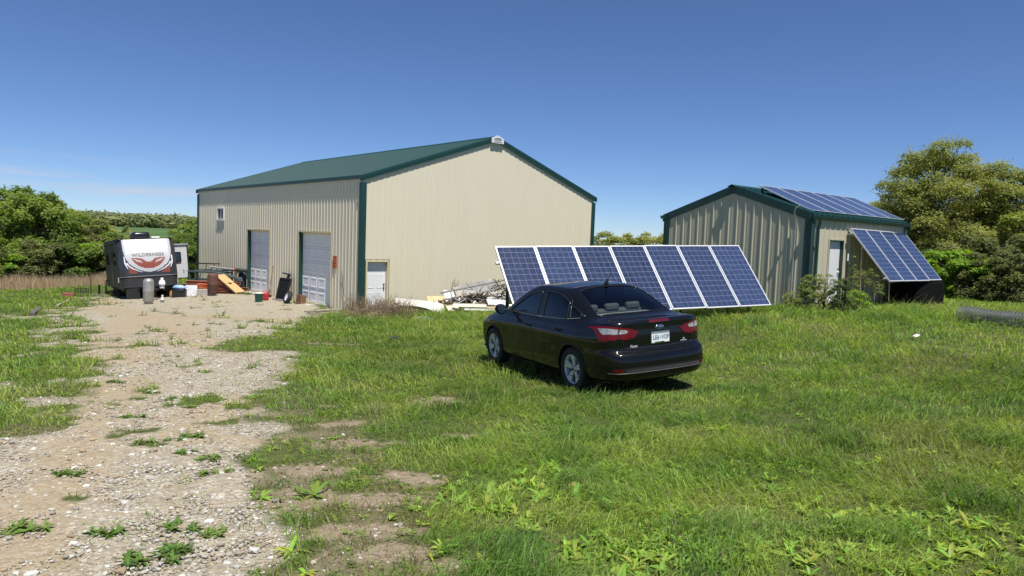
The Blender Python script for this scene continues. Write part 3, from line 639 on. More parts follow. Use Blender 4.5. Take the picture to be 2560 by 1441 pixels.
    lo = leaf.build('door_leaf', M_WHITEDOOR, d, recalc=False)
    mb = MB()
    for zz in (.98, 1.13): mb.lathe([(.001, -.05), (.026, -.045), (.03, -.025), (.018, -.01), (.032, 0)], 14, c=(c-.07, rr-.005, zz), axis='y')
    mb.build('handle', M_DARKMETAL, d)
    # plate over the peak of the gable
    px, py = BW/2, -.125
    mb = MB(); poly = [(-.34, -.22), (.34, -.22), (.34, -.02), (0, .125), (-.34, -.02)]
    mb.prism(poly, 0, .02, lambda u, v, dd: (px+u, py-dd, BR+v)); pk = mb.build('peak_plate', M_WHITE, b)
    mb = MB(); gm = pmat('grey_print', (.22, .23, .25), .5)
    for R0 in (.17, .13): mb.tube([(px+R0*cos(q)*1.25, py-.024, BR-.10+R0*.62*sin(q)) for q in np.linspace(.25, pi-.25, 14)], .012, 5)
    mb.box((px, py-.024, BR-.10), (.26, .008, .025)); mb.box((px, py-.024, BR-.165), (.46, .008, .022)); mb.build('plate_mark', gm, pk)
    # closing panels that keep daylight out of the interior
    mb = MB(); mb.box((BW/2, BL/2, .0), (BW-.5, BL-.5, .05)); mb.build('floor_slab', M_CONC, b)
    # orange plaque beside the nearer garage door
    s = thing('wall_sign', 'narrow upright orange plaque screwed to the ribbed wall beside the nearer garage door', 'sign', mat=BM)
    mb = MB(); mb.box((-.033, 2.06, 1.88), (.012, .30, .50), bev=.004); so = mb.build('sign_board', M_ORANGE, s)
    mb = MB(); dk = pmat('dark_red_print', (.20, .022, .006), .6)
    for zz, kind in ((2.045, 'a'), (1.95, 'b'), (1.84, 'c'), (1.73, 'd')):
        y = 2.06
        if kind == 'a': mb.box((-.041, y-.04, zz), (.004, .05, .055)); mb.box((-.041, y+.06, zz), (.004, .025, .055))
        if kind == 'b': mb.box((-.041, y+.07, zz), (.004, .03, .09)); mb.box((-.041, y-.06, zz-.03), (.004, .09, .03))
        if kind == 'c': mb.box((-.041, y, zz), (.004, .17, .045))
        if kind == 'd': mb.tube([(-.041, y+.06*cos(q), zz+.035*sin(q)) for q in np.linspace(0, 2*pi, 16)], .010, 5, cap=False)
    mb.build('sign_print', dk, so)
    mb = MB(); mb.box((-.041, 2.06, 2.122), (.006, .27, .014)); mb.build('sign_rim', M_BLACK, so)
    c = thing('hanging_cable', 'thin dark cable end dangling on the ribbed wall between orange plaque and corner', 'cable', mat=BM)
    MB().tube([(-.03, 1.49, 1.58), (-.045, 1.44, 1.42), (-.035, 1.36, 1.25), (-.05, 1.33, 1.0), (-.04, 1.27, .82), (-.05, 1.18, .62)], .011, 6).build('cable', M_BLACK, c)
    return b

# ------------------------------------------------------------------ solar panels
def cell_mat():
    m, nt, p = _nt('solar_cells'); N = nt.nodes; L = nt.links
    tc = N.new('ShaderNodeTexCoord'); sx = N.new('ShaderNodeSeparateXYZ'); L.new(tc.outputs['Object'], sx.inputs[0])
    def line(sock, period, width, off=0):
        a = N.new('ShaderNodeMath'); a.operation = 'ADD'; L.new(sock, a.inputs[0]); a.inputs[1].default_value = off+10*period
        f = N.new('ShaderNodeMath'); f.operation = 'MODULO'; L.new(a.outputs[0], f.inputs[0]); f.inputs[1].default_value = period
        c = N.new('ShaderNodeMath'); c.operation = 'LESS_THAN'; L.new(f.outputs[0], c.inputs[0]); c.inputs[1].default_value = width
        return c.outputs[0]
    def mx(op, a, b):
        q = N.new('ShaderNodeMath'); q.operation = op; L.new(a, q.inputs[0]); L.new(b, q.inputs[1]); return q.outputs[0]
    gap = mx('MAXIMUM', line(sx.outputs[0], .1585, .0045), line(sx.outputs[1], .1585, .0065))
    bus = line(sx.outputs[0], .0528, .0020, .026)
    vo = N.new('ShaderNodeTexVoronoi'); vo.inputs['Scale'].default_value = 38; vo.inputs['Randomness'].default_value = 1
    mp = N.new('ShaderNodeMapping'); mp.inputs['Scale'].default_value = (1.6, .55, 1); L.new(tc.outputs['Object'], mp.inputs[0]); L.new(mp.outputs[0], vo.inputs['Vector'])
    r = N.new('ShaderNodeValToRGB'); e = r.color_ramp.elements; e[0].position = .1; e[0].color = (.015, .023, .062, 1); e[1].position = .9; e[1].color = (.030, .051, .112, 1)
    sp = N.new('ShaderNodeSeparateColor'); L.new(vo.outputs['Color'], sp.inputs[0]); L.new(sp.outputs[0], r.inputs[0])
    oi = N.new('ShaderNodeObjectInfo'); hr = N.new('ShaderNodeMapRange'); hr.inputs[3].default_value = .75; hr.inputs[4].default_value = 1.25; L.new(oi.outputs['Random'], hr.inputs[0])
    vm = N.new('ShaderNodeVectorMath'); vm.operation = 'SCALE'; L.new(r.outputs[0], vm.inputs[0]); L.new(hr.outputs[0], vm.inputs['Scale'])
    m1 = N.new('ShaderNodeMix'); m1.data_type = 'RGBA'; L.new(bus, m1.inputs[0]); L.new(vm.outputs[0], m1.inputs[6]); m1.inputs[7].default_value = (.12, .135, .21, 1)
    m2 = N.new('ShaderNodeMix'); m2.data_type = 'RGBA'; L.new(gap, m2.inputs[0]); L.new(m1.outputs[2], m2.inputs[6]); m2.inputs[7].default_value = (.21, .235, .33, 1)
    L.new(m2.outputs[2], p.inputs['Base Color']); p.inputs['Roughness'].default_value = .22; p.inputs['Coat Weight'].default_value = .4; p.inputs['Coat Roughness'].default_value = .05
    return m
PW, PH, PT = .992, 1.956, .040
def make_panel(parent, cells, bright=None):
    """panel space: x across, y down->up, origin at lower-left, face +z"""
    p = bpy.data.objects.new('solar_panel', None); COL.objects.link(p); p.parent = parent
    f = MB(); w = .032
    f.box((w/2, PH/2, -PT/2+.003), (w, PH, PT)); f.box((PW-w/2, PH/2, -PT/2+.003), (w, PH, PT)); f.box((PW/2, w/2, -PT/2+.003), (PW-2*w, w, PT)); f.box((PW/2, PH-w/2, -PT/2+.003), (PW-2*w, w, PT))
    f.build('panel_frame', bright or M_ALU, p)
    c = MB(); c.add([(w-PW/2, w-PH/2, 0), (PW-w-PW/2, w-PH/2, 0), (PW-w-PW/2, PH-w-PH/2, 0), (w-PW/2, PH-w-PH/2, 0)], [(0, 1, 2, 3)])
    co = c.build('cells', cells, p, recalc=False); co.location = (PW/2, PH/2, -.004)
    k = MB(); k.add([(w, w, -.012), (w, PH-w, -.012), (PW-w, PH-w, -.012), (PW-w, w, -.012)], [(0, 1, 2, 3)]); k.box((PW/2, PH*.86, -.03), (.12, .10, .02)); k.build('backsheet', M_WHITE, p, recalc=False)
    return p
def array_frame(o, yaw, roll, tilt):
    """origin = top-left corner; returns matrix whose x runs along the array and y up the slope, origin at the lower-left"""
    R = Matrix.Rotation(yaw, 4, 'Z') @ Matrix.Rotation(roll, 4, 'Y') @ Matrix.Rotation(tilt, 4, 'X')
    return Matrix.Translation(o) @ R @ Matrix.Translation((0, -PH, 0))
def build_array(label, M, n, gap=.02, skew=None):
    cells = bpy.data.materials.get('solar_cells') or cell_mat()
    a = thing('solar_array', label, 'solar panels', mat=M, group='tilted rows of solar panels')
    p0 = make_panel(a, cells)
    for i in range(n):
        p = p0 if i == 0 else copy_tree(p0, a)
        p.location = (i*(PW+gap), 0, 0); p.rotation_euler = (0, 0, random.uniform(-.0012, .0012))
        if skew: p.location = (i*(PW+gap), skew[i], 0)
    return a
def build_arrays():
    M = array_frame((-.428, 16.238, -.188), .416, -.033, .864); n = 7; Lw = n*(PW+.02)
    a = build_array('free-standing row of seven tilted blue solar panels on the grass behind the car', M, n, skew=[0, .004, -.003, .002, .012, 0, -.002])
    mb = MB()
    for yy in (.35, 1.52): mb.bar((-.07, yy, -.07), (Lw+.05, yy, -.07), .045, .05)
    mb.build('rail', M_GALV, a)
    Mi = M.inverted()
    for xx in (.25, 2.3, 4.5, 6.6):
        q = M @ Vector((xx, 1.52, -.09)); g = gz1(q.x, q.y)
        lg = MB(); lg.tube([Mi @ q, Mi @ Vector((q.x, q.y, g-.1))], .035, 8); lo = M @ Vector((xx, .35, -.09)); g2 = gz1(lo.x, lo.y); lg.tube([Mi @ lo, Mi @ Vector((lo.x, lo.y, g2-.1))], .03, 8); lg.build('leg', M_DARKMETAL, a)
    # shed-wall row
    wy = -.896+pi/2+.033
    M = array_frame((10.072, 21.375, .678), wy, -.001, .886); n = 4; Lw = n*(PW+.02)-.02
    a = build_array('short row of four solar panels propped out like an awning from the shed wall', M, n, skew=[0, -.004, -.012, -.002])
    Mi = M.inverted(); mb = MB()
    for yy in (.15, 1.80): mb.bar((-.10, yy, -.07), (Lw, yy, -.07), .045, .05)
    mb.build('rail', M_GALV, a)
    X = Matrix.Rotation(-.896, 3, 'Z'); outn = X @ Vector((1, 0, 0))
    for xx in (.05, Lw-.05):
        lo = M @ Vector((xx, .12, -.10)); tp = M @ Vector((xx, 1.80, -.09)); dist = (lo-Vector(SO)).dot(outn)-SWW
        wl = lo-outn*(dist-.02); wl.z = lo.z+.02; dt = (tp-Vector(SO)).dot(outn)-SWW; wt = tp-outn*(dt-.02)
        mb = MB(); mb.bar(Mi @ lo, Mi @ wl, .05, .05); mb.build('brace', pmat('brown_brace', (.16, .12, .09), .7), a); mb = MB(); mb.bar(Mi @ tp, Mi @ wt, .05, .06); mb.build('bracket', M_OFFWHITE, a)
    # roof row
    M = array_frame((7.472, 22.018, 1.916), -.896+pi/2, .001, .415); n = 6; Lw = n*(PW+.02)-.02
    a = build_array('row of six solar panels mounted on the green roof of the shed', M, n)
    Mi = M.inverted(); mb = MB()
    for yy in (.25, 1.70): mb.bar((-.03, yy, -.065), (Lw+.03, yy, -.065), .04, .05)
    mb.box((Lw/2, -.012, -.045), (Lw, .02, .10)); mb.build('rail', M_DARKMETAL, a)
    SI = frame(SO, SYAW).inverted()
    for xx in (.12, 2.0, 4.0, Lw-.1):
        for yy in (1.88, .10):
            q = M @ Vector((xx, yy, -.04)); l = SI @ q; rz_ = SRR-abs(l.x-SWW/2)*(SRR-SH)/(SWW/2)+.07
            if l.z > rz_: mb = MB(); mb.bar(Mi @ q, Mi @ (frame(SO, SYAW) @ Vector((l.x, l.y, rz_))), .05, .05); mb.build('strut', M_DARKMETAL, a)

# ------------------------------------------------------------------ shed
SK = .922; SO = (5.591*SK, 26.278*SK, -1.778*SK); SYAW = -.896; SH, SWW, SL, SRR = 2.826*SK, 5.62*SK, 6.594*SK, 3.751*SK
def build_shed():
    M = frame(SO, SYAW); b = thing('metal_shed', 'small tan ribbed metal shed with dark green trim and solar panels on its roof', 'shed', mat=M)
    k = (SRR-SH)/(SWW/2); roofz = lambda s: SRR-abs(s-SWW/2)*k
    rib_wall(MB(), 0, SWW, roofz, lambda s, z, o: (s, -o, z), (), -.4, .29, .022, .004).build('wall', M_TAN, b)
    D = (1.16*SK, 2.08*SK, -.4, 2.10*SK)
    rib_wall(MB(), 0, SL, lambda s: SH, lambda s, z, o: (SWW+o, s, z), (D,), -.4, .305, .024, .005).build('wall', M_TAN, b)
    rib_wall(MB(), 0, SL, lambda s: SH, lambda s, z, o: (-o, s, z), (), -.4, .305, .03).build('wall', M_TAN, b)
    rib_wall(MB(), 0, SWW, roofz, lambda s, z, o: (s, SL+o, z), (), -.4, .305, .03).build('wall', M_TAN, b)
    for s in (0, 1):
        x0 = -.09 if s == 0 else SWW+.09
        mb = MB(); rib_slope(mb, -.022, SL+.12, x0, SH+.05-.09*k, SWW/2, SRR+.05, .305, .03); mb.build('roof', M_ROOF, b)
    mb = MB(); mb.grid([[(SWW/2-.16, y, SRR+.06-.16*k+.02), (SWW/2, y, SRR+.10), (SWW/2+.16, y, SRR+.06-.16*k+.02)] for y in (-.15, SL+.13)], smooth=False); mb.build('ridge_cap', M_GREEN, b)
    DG = pmat('dark_green_trim', (.010, .042, .036), .42, var=.1)
    for yy in (-.022, SL+.07):
        for s in (0, 1):
            f = (lambda q: q) if s == 0 else (lambda q: SWW-q)
            mb = MB(); pr = .011
            vs = [(f(-.13), yy+e*pr, SH+zz-.13*k) for e in (-1, 1) for zz in (-.16, .075)]+[(f(SWW/2), yy+e*pr, SRR+zz) for e in (-1, 1) for zz in (-.16, .085)]
            mb.add(vs, [(0, 1, 3, 2), (4, 5, 7, 6), (0, 1, 5, 4), (2, 3, 7, 6), (1, 3, 7, 5), (0, 2, 6, 4)]); mb.build('rake_trim', DG, b)
    for x, s in ((-.08, -1), (SWW+.08, 1)):
        mb = MB(); mb.grid([[(x+s*a, y, SH+c) for a, c in ((-.075, .03), (-.075, -.10), (.03, -.11), (.055, -.02), (.055, .0), (.045, .0), (.04, -.02), (.02, -.095), (-.065, -.09), (-.065, .03))] for y in (-.16, SL+.14)], smooth=False); mb.build('gutter', DG, b)
    for cx, cy, sx, sy in ((0, 0, -1, -1), (SWW, 0, 1, -1), (0, SL, -1, 1), (SWW, SL, 1, 1)):
        mb = MB(); mb.box((cx-sx*.07, cy+sy*.016, SH/2-.25), (.20, .03, SH+.3)); mb.box((cx+sx*.038, cy-sy*.05, SH/2-.25), (.03, .20, SH+.3)); mb.box((cx+sx*.045, cy+sy*.044, SH/2-.25), (.02, .02, SH+.3)); mb.build('corner_trim', DG, b)
    # downspout at the near corner
    mb = MB(); mb.tube([(SWW+.13, .28, SH-.10), (SWW+.12, .28, SH-.22), (SWW+.075, .28, SH-.36), (SWW+.075, .28, .05), (SWW+.16, .28, -.05)], .042, 10); mb.build('downspout', M_GREEN, b)
    # white door
    d = thing('door', None, None); d.parent = b; s0, s1, _, z1 = D; rr = .075
    mb = MB(); mb.add([(SWW-rr, s0+.035, -.3), (SWW-rr, s1-.035, -.3), (SWW-rr, s1-.035, z1-.035), (SWW-rr, s0+.035, z1-.035)], [(0, 1, 2, 3)]); lo = mb.build('door_leaf', M_WHITE, d, recalc=False)
    mb = MB(); mb.lathe([(.001, .06), (.028, .055), (.03, .03), (.015, .012), (.03, 0)], 12, c=(SWW-rr, s1-.10, .98), axis='x'); mb.lathe([(.001, .02), (.026, .018), (.028, 0)], 12, c=(SWW-rr, s1-.10, 1.10), axis='x'); mb.build('handle', M_GALV, d)
    mb = MB()
    for y in (s0+.016, s1-.016): mb.box((SWW-.028, y, z1/2-.15), (.10, .032, z1+.3))
    mb.box((SWW-.028, (s0+s1)/2, z1-.016), (.10, s1-s0-.064, .032)); mb.build('frame', DG, d)
    mb = MB(); mb.box((SWW+.014, s0-.022, z1/2-.15), (.018, .044, z1+.38)); mb.box((SWW+.014, s1+.022, z1/2-.15), (.018, .044, z1+.38)); mb.box((SWW+.014, (s0+s1)/2, z1+.022), (.018, s1-s0, .044)); mb.build('door_trim', M_TAN, d)
    # conduit on the gable, with its elbow over the roof edge, and a switch box by the downspout
    mb = MB(); x = 5.15*SK; mb.tube([(x+.16, -.17, SH+.26), (x+.05, -.18, SH+.20), (x, -.16, SH+.10), (x, -.055, SH-.18), (x-.012, -.05, 1.2), (x-.01, -.05, -.3)], .021, 8)
    for zz in (.35, 1.25, 2.1): mb.box((x-.008, -.045, zz), (.07, .02, .03))
    mb.build('conduit', M_GALV, b)
    mb = MB(); mb.box((SWW+.04, .14, 1.66), (.07, .07, .11), bev=.01); mb.build('outlet_box', M_DARKMETAL, b)
    mb = MB(); mb.box((SWW/2, SL/2, .02), (SWW-.3, SL-.3, .04)); mb.build('floor_slab', M_CONC, b)
    mb = MB(); mb.box((SWW+.035, 2.20, 2.24), (.03, .12, .07)); mb.build('wire_cover', M_OFFWHITE, b)
    return b
# ------------------------------------------------------------------ travel trailer
TM = frame((-16.795, 33.056, -3.416), -.956, -.054, .067)
def build_trailer():
    t = thing('travel_trailer', 'dark grey travel trailer with white curved nose standing beside the workshop', 'trailer', mat=TM)
    W, L, hb, zt = 1.22, 6.05, .583, 2.814
    DK = pmat('charcoal_fibreglass', (.030, .031, .037), .38, var=.1, coat=.3); WH = pmat('white_fibreglass', (.40, .41, .43), .3, var=.03, coat=.3)
    SIDE = pmat('charcoal_siding', (.036, .037, .042), .5, var=.12); RF = pmat('white_rubber_roof', (.72, .68, .58), .7, var=.08); GRY = pmat('pale_grey_siding', (.52, .53, .54), .45, var=.04)
    BRN = pmat('copper_brown_print', (.20, .052, .032), .35, var=.25, vs=3, stretch=(1, 6, 1)); LINE = pmat('silver_print', (.50, .51, .53), .35)
    def nose(z):
        q = max(0, (z-1.08)/(zt-1.08)); return -.02-.62*q**1.9
    def fx(y, z): return nose(z)-.33*max(0, (abs(y)-.86)/.36)**2.4
    ny, nz = 110, 80; ys = np.linspace(-W, W, ny+1); zs = np.linspace(1.08, zt, nz+1)
    V = np.array([[fx(y, z), y, z] for z in zs for y in ys]); idx = np.arange(len(V)).reshape(nz+1, ny+1)
    Q = np.stack([idx[:-1, :-1], idx[:-1, 1:], idx[1:, 1:], idx[1:, :-1]], -1).reshape(-1, 4); c = V[Q].mean(1); y, z = c[:, 1], c[:, 2]; ay = np.abs(y)
    hw = np.interp(z, [1.27, 1.30, 1.38, 1.50, 1.68, 1.9, 2.15, 2.45, 2.9], [0, .18, .40, .60, .80, .93, 1.0, 1.03, 1.03])
    arc_o = np.interp(z, [1.22, 1.25, 1.34, 1.46, 1.62, 1.75], [0, .26, .52, .74, .93, .99])
    lab = np.zeros(len(Q), int); lab[ay < hw] = 1
    low = np.interp(ay, [0, .2, .4, .55, .66, .72], [1.44, 1.46, 1.54, 1.66, 1.80, 1.93]); up = np.interp(ay, [0, .07, .14, .22, .3, .72], [1.74, 1.75, 1.78, 1.87, 1.93, 1.95])
    em = (z > low) & (z < up) & (ay < .70); sl = (np.abs(z-(1.90-.36*(.66-ay))) < .022) & (ay > .30) & (ay < .62); sl |= (np.abs(z-(1.84-.36*(.62-ay))) < .014) & (ay > .26) & (ay < .55)
    lab[em] = 2; lab[em & sl] = 1
    lab[(lab == 0) & (ay < arc_o) & (ay > arc_o-.10) & (z < 1.72) & (z > 1.24) & (ay > .3)] = 3
    lab[(lab == 0) & (ay > .52) & (ay < .86) & (z > 1.24) & (z < 1.24+(ay-.50)*1.15)] = 2
    lab[(lab == 1) & (ay > hw-.03) & (z < 1.8)] = 3
    def part(name, k, m, p, sg=0):
        f = Q[(lab == k) & (y*sg >= 0)]; ids, inv = np.unique(f.ravel(), return_inverse=True)
        return np_mesh(name, V[ids], inv.reshape(-1, 4), m, parent=p, smooth=True)
    cap = part('front_cap', 0, DK, t); part('white_panel', 1, WH, cap); part('brown_graphic', 2, BRN, cap); [part('silver_line', 3, LINE, cap, q) for q in (-1, 1)]
    ang = atan2(nose(2.2)-nose(1.95), .25)
    Mt = Matrix(((0, sin(ang), cos(ang), nose(2.07)+.006), (1, 0, 0, 0), (0, cos(ang), -sin(ang), 2.07), (0, 0, 0, 1)))
    text_obj('lettering', 'WILDERNESS', .215, pmat('grey_lettering', (.07, .07, .075), .4), cap, Mt, .003, bold=.006, spacing=1.1)
    # lower front apron, body sides, roof, floor
    mb = MB(); mb.grid([[(-.33*max(0, (abs(q)-.86)/.36)**2.4-.02-(.06 if zz < .7 else 0), q, zz) for q in ys] for zz in (hb, .68, 1.075)]); mb.build('lower_apron', SIDE, t)
    mb = MB(); mb.tube([(fx(q, 1.08)+.008, q, 1.08) for q in ys], .016, 6); mb.build('trim_moulding', pmat('grey_moulding', (.17, .17, .18), .4), t)
    for s in (-1, 1):
        mb = MB(); poly = [(-L, hb), (-.355, hb), (-.355, 1.08)]+[(fx(W, zz), zz) for zz in np.linspace(1.08, zt, 14)]+[(-L, zt)]
        mb.prism(poly, 0, .02, lambda a, b, d: (a, s*(W-d), b)); wo = mb.build('wall', SIDE if s < 0 else GRY, t)
        mb = MB()
        for xx in (-.62, -L+.12): mb.box((xx, s*(W+.004), (hb+zt)/2), (.05, .012, zt-hb-.2))
        mb.box((-L/2-.3, s*(W+.006), .92), (L-.8, .014, .03)); mb.build('corner_moulding', M_BLACK, t)
    mb = MB(); mb.box((-L+.01, 0, (hb+zt)/2), (.03, 2*W-.04, zt-hb)); mb.build('wall', SIDE, t)
    mb = MB(); mb.grid([[(xx, q, zt+.012+.05*(1-(q/W)**2)-(.25*max(0, (xx+.75)/.4)**2)*.15) for q in np.linspace(-W-.02, W+.02, 13)] for xx in (-L-.02, -4, -2, -1, -.7, nose(zt)-.01)]); mb.build('roof', RF, t)
    mb = MB(); mb.tube([(-L-.02, -W-.01, zt), (-.80, -W-.01, zt), (-.72, -W+.05, zt+.01)], .03, 6); mb.tube([(-.95, -W+.02, zt-.02), (-.95, -W-.05, zt-.12), (-.80, -W-.04, zt-.45), (-.72, -W-.02, zt-.9)], .022, 6); mb.tube([(-.95, -W-.05, zt-.10), (-5.4, -W-.06, zt-.14)], .05, 8); mb.build('awning_tube', M_BLACK, t)
    mb = MB(); mb.box((-L/2-.2, 0, hb-.05), (L-.5, 2*W-.3, .12)); mb.box((-L/2, .55, hb-.16), (L, .08, .14)); mb.box((-L/2, -.55, hb-.16), (L, .08, .14)); mb.build('chassis', M_BLACK, t)
    # side door, windows and hatch on the image-left side
    mb = MB(); mb.box((-2.9, -W-.008, 1.62), (.68, .02, 1.9), bev=.008); do = mb.build('door', pmat('door_grey', (.045, .046, .052), .35), t); mb = MB(); mb.box((-2.9, -W-.022, 2.0), (.42, .012, .55), bev=.005); mb.build('door_window', M_BLACK, do); mb = MB(); mb.box((-2.60, -W-.03, 1.55), (.05, .03, .14)); mb.build('handle', M_CHROME, do)
    GLS = pmat('tinted_glass', (.01, .011, .013), .06, spec=.9)
    for xx, ww in ((-1.75, .75), (-4.6, 1.0)):
        mb = MB(); mb.box((xx, -W-.008, 1.95), (ww, .02, .6), bev=.008); mb.build('side_window', GLS, t)
    mb = MB(); mb.box((-1.1, -W-.008, .86), (.5, .02, .42), bev=.006); mb.build('hatch', SIDE, t)
    mb = MB(); mb.box((-.75, -W-.02, .95), (.03, .03, .24)); mb.build('marker_light', M_WHITE, t)
    for s in (-1, 1):
        mb = MB(); mb.tube([(fx(1.0, 2.02)+.012, s*1.0, 2.02), (fx(1.0, 1.72)+.014, s*1.0, 1.72), (fx(.98, 1.62)+.014, s*.97, 1.62), (fx(.92, 1.45)+.014, s*.90, 1.45)], [.03, .034, .03, .018], 6); mb.build('marker_light', pmat('pale_lens', (.62, .64, .66), .2, coat=.5), t)
    # slide-out room on the other side
    x0, x1, y0, y1, z0, z1 = -5.2, -2.1, W, W+.86, .86, 2.52
    mb = MB(); mb.box(((x0+x1)/2, (y0+y1)/2, (z0+z1)/2), (x1-x0, y1-y0, z1-z0)); so = mb.build('slide_out', GRY, t)
    mb = MB(); mb.box(((x0+x1)/2+.02, (y0+y1)/2+.01, z1+.02), (x1-x0+.08, y1-y0+.06, .05)); mb.build('slide_roof', WH, so)
    mb = MB(); mb.box((x1+.008, W+.30, 1.90), (.02, .46, .52), bev=.05); mb.build('side_window', GLS, so)
    mb = MB(); mb.box((x1+.01, y1-.02, (z0+z1)/2), (.03, .05, z1-z0)); mb.box(((x0+x1)/2, y1+.002, z0+.02), (x1-x0, .02, .05)); mb.build('edge_trim', M_BLACK, so)
    mb = MB(); mb.box((x1+.01, y1-.25, 1.18), (.02, .03, .16)); mb.build('latch', M_BLACK, so)
    # air conditioner and aerial on the roof
    mb = MB(); mb.smooth = True
    prof = [(.0, 1.0), (.10, 1.02), (.26, .98), (.33, .86), (.35, .5), (.355, .01)]
    mb.grid([[(-2.3+.50*k*(abs(cos(q))**.35)*(1 if cos(q) > 0 else -1), .40*k*(abs(sin(q))**.35)*(1 if sin(q) > 0 else -1), zt+.05+h) for q in [2*pi*j/36 for j in range(36)]] for h, k in prof], close=True); mb.build('air_conditioner', pmat('black_shroud', (.012, .012, .014), .22), t)
    mb = MB(); mb.box((-1.5, .55, zt+.09), (.36, .36, .08), bev=.02); mb.build('roof_vent', M_WHITE, t)
    mb = MB(); mb.tube([(-.95, -W+.22, zt+.02), (-.93, -W+.20, zt+.14), (-.98, -W+.0, zt+.19)], .014, 6); mb.tube([(-.98, -W+.35, zt+.13), (-.95, -W+.05, zt+.19)], .012, 6); mb.build('roof_aerial', M_BLACK, t)
    # running gear and drawbar
    for xx in (-3.35, -4.15):
        for s in (-1, 1):
            w = MB(); w.lathe([(.17, -.10), (.30, -.10), (.345, -.06), (.345, .06), (.30, .10), (.17, .10)], 28, c=(xx, s*(W-.20), .30), axis='y'); wo = w.build('wheel', M_RUBBER, t); r = MB(); r.lathe([(.001, .03), (.12, .04), (.17, .07), (.18, -.06)], 20, c=(xx, s*(W-.20), .30), axis='y'); r.build('rim', M_GALV, wo)
    mb = MB(); mb.bar((-.6, -.55, hb-.14), (1.05, 0, hb-.14), .07, .10); mb.bar((-.6, .55, hb-.14), (1.05, 0, hb-.14), .07, .10); mb.box((1.12, 0, hb-.10), (.18, .09, .10)); mb.build('drawbar', M_BLACK, t)
    mb = MB(); mb.tube([(.92, 0, hb+.40), (.92, 0, hb-.42)], .035, 8); mb.lathe([(.001, 0), (.09, 0), (.09, .02)], 12, c=(.92, 0, hb-.45)); mb.build('jack', M_DARKMETAL, t)
    for s in (-1, 1):
        mb = MB(); mb.bar((-.5, s*.9, hb-.05), (-.55, s*.95, .02), .06, .06); mb.build('jack', M_BLACK, t)
    mb = MB(); mb.box((-.25, -.75, .30), (.5, .5, .5)); mb.build('step', M_BLACK, t)
    return t
# ------------------------------------------------------------------ tanks and loose things by the workshop
def cylinder_tank(name, label, cat, x, y, r, h, m, group=None, ring=True, valve=True, tilt=0, z=None):
    g = gz1(x, y) if z is None else z
    t = thing(name, label, cat, mat=frame((x, y, g-.01), random.random()*6, tilt, tilt*.5), group=group); k = r*.9
    b = MB(); b.lathe([(.001, .07), (r*.6, .07), (r*.93, .11), (r, .17), (r, h*.5-.01), (r*1.012, h*.5), (r, h*.5+.01), (r, h-.20), (r*.96, h-.13), (r*.8, h-.07), (r*.45, h-.035), (.001, h-.03)], 32); b.build('tank_body', m, t)
    if ring: q = MB(); q.lathe([(r*.72, 0), (r*.74, .10)], 28); q.lathe([(r*.78, 0), (r*.76, .10)], 28); q.build('foot_ring', m, t)
    if valve: q = MB(); q.lathe([(r*.42, h-.05), (r*.42, h+.06), (r*.38, h+.065)], 20); q.lathe([(.001, h+.03), (.035, h+.03), (.035, h-.05)], 10); q.build('valve_collar', m, t)
    return t
def place(name, label, cat, x, y, yaw=0, group=None, dz=0, pitch=0, roll=0):
    return thing(name, label, cat, mat=frame((x, y, gz1(x, y)+dz), yaw, pitch, roll), group=group)
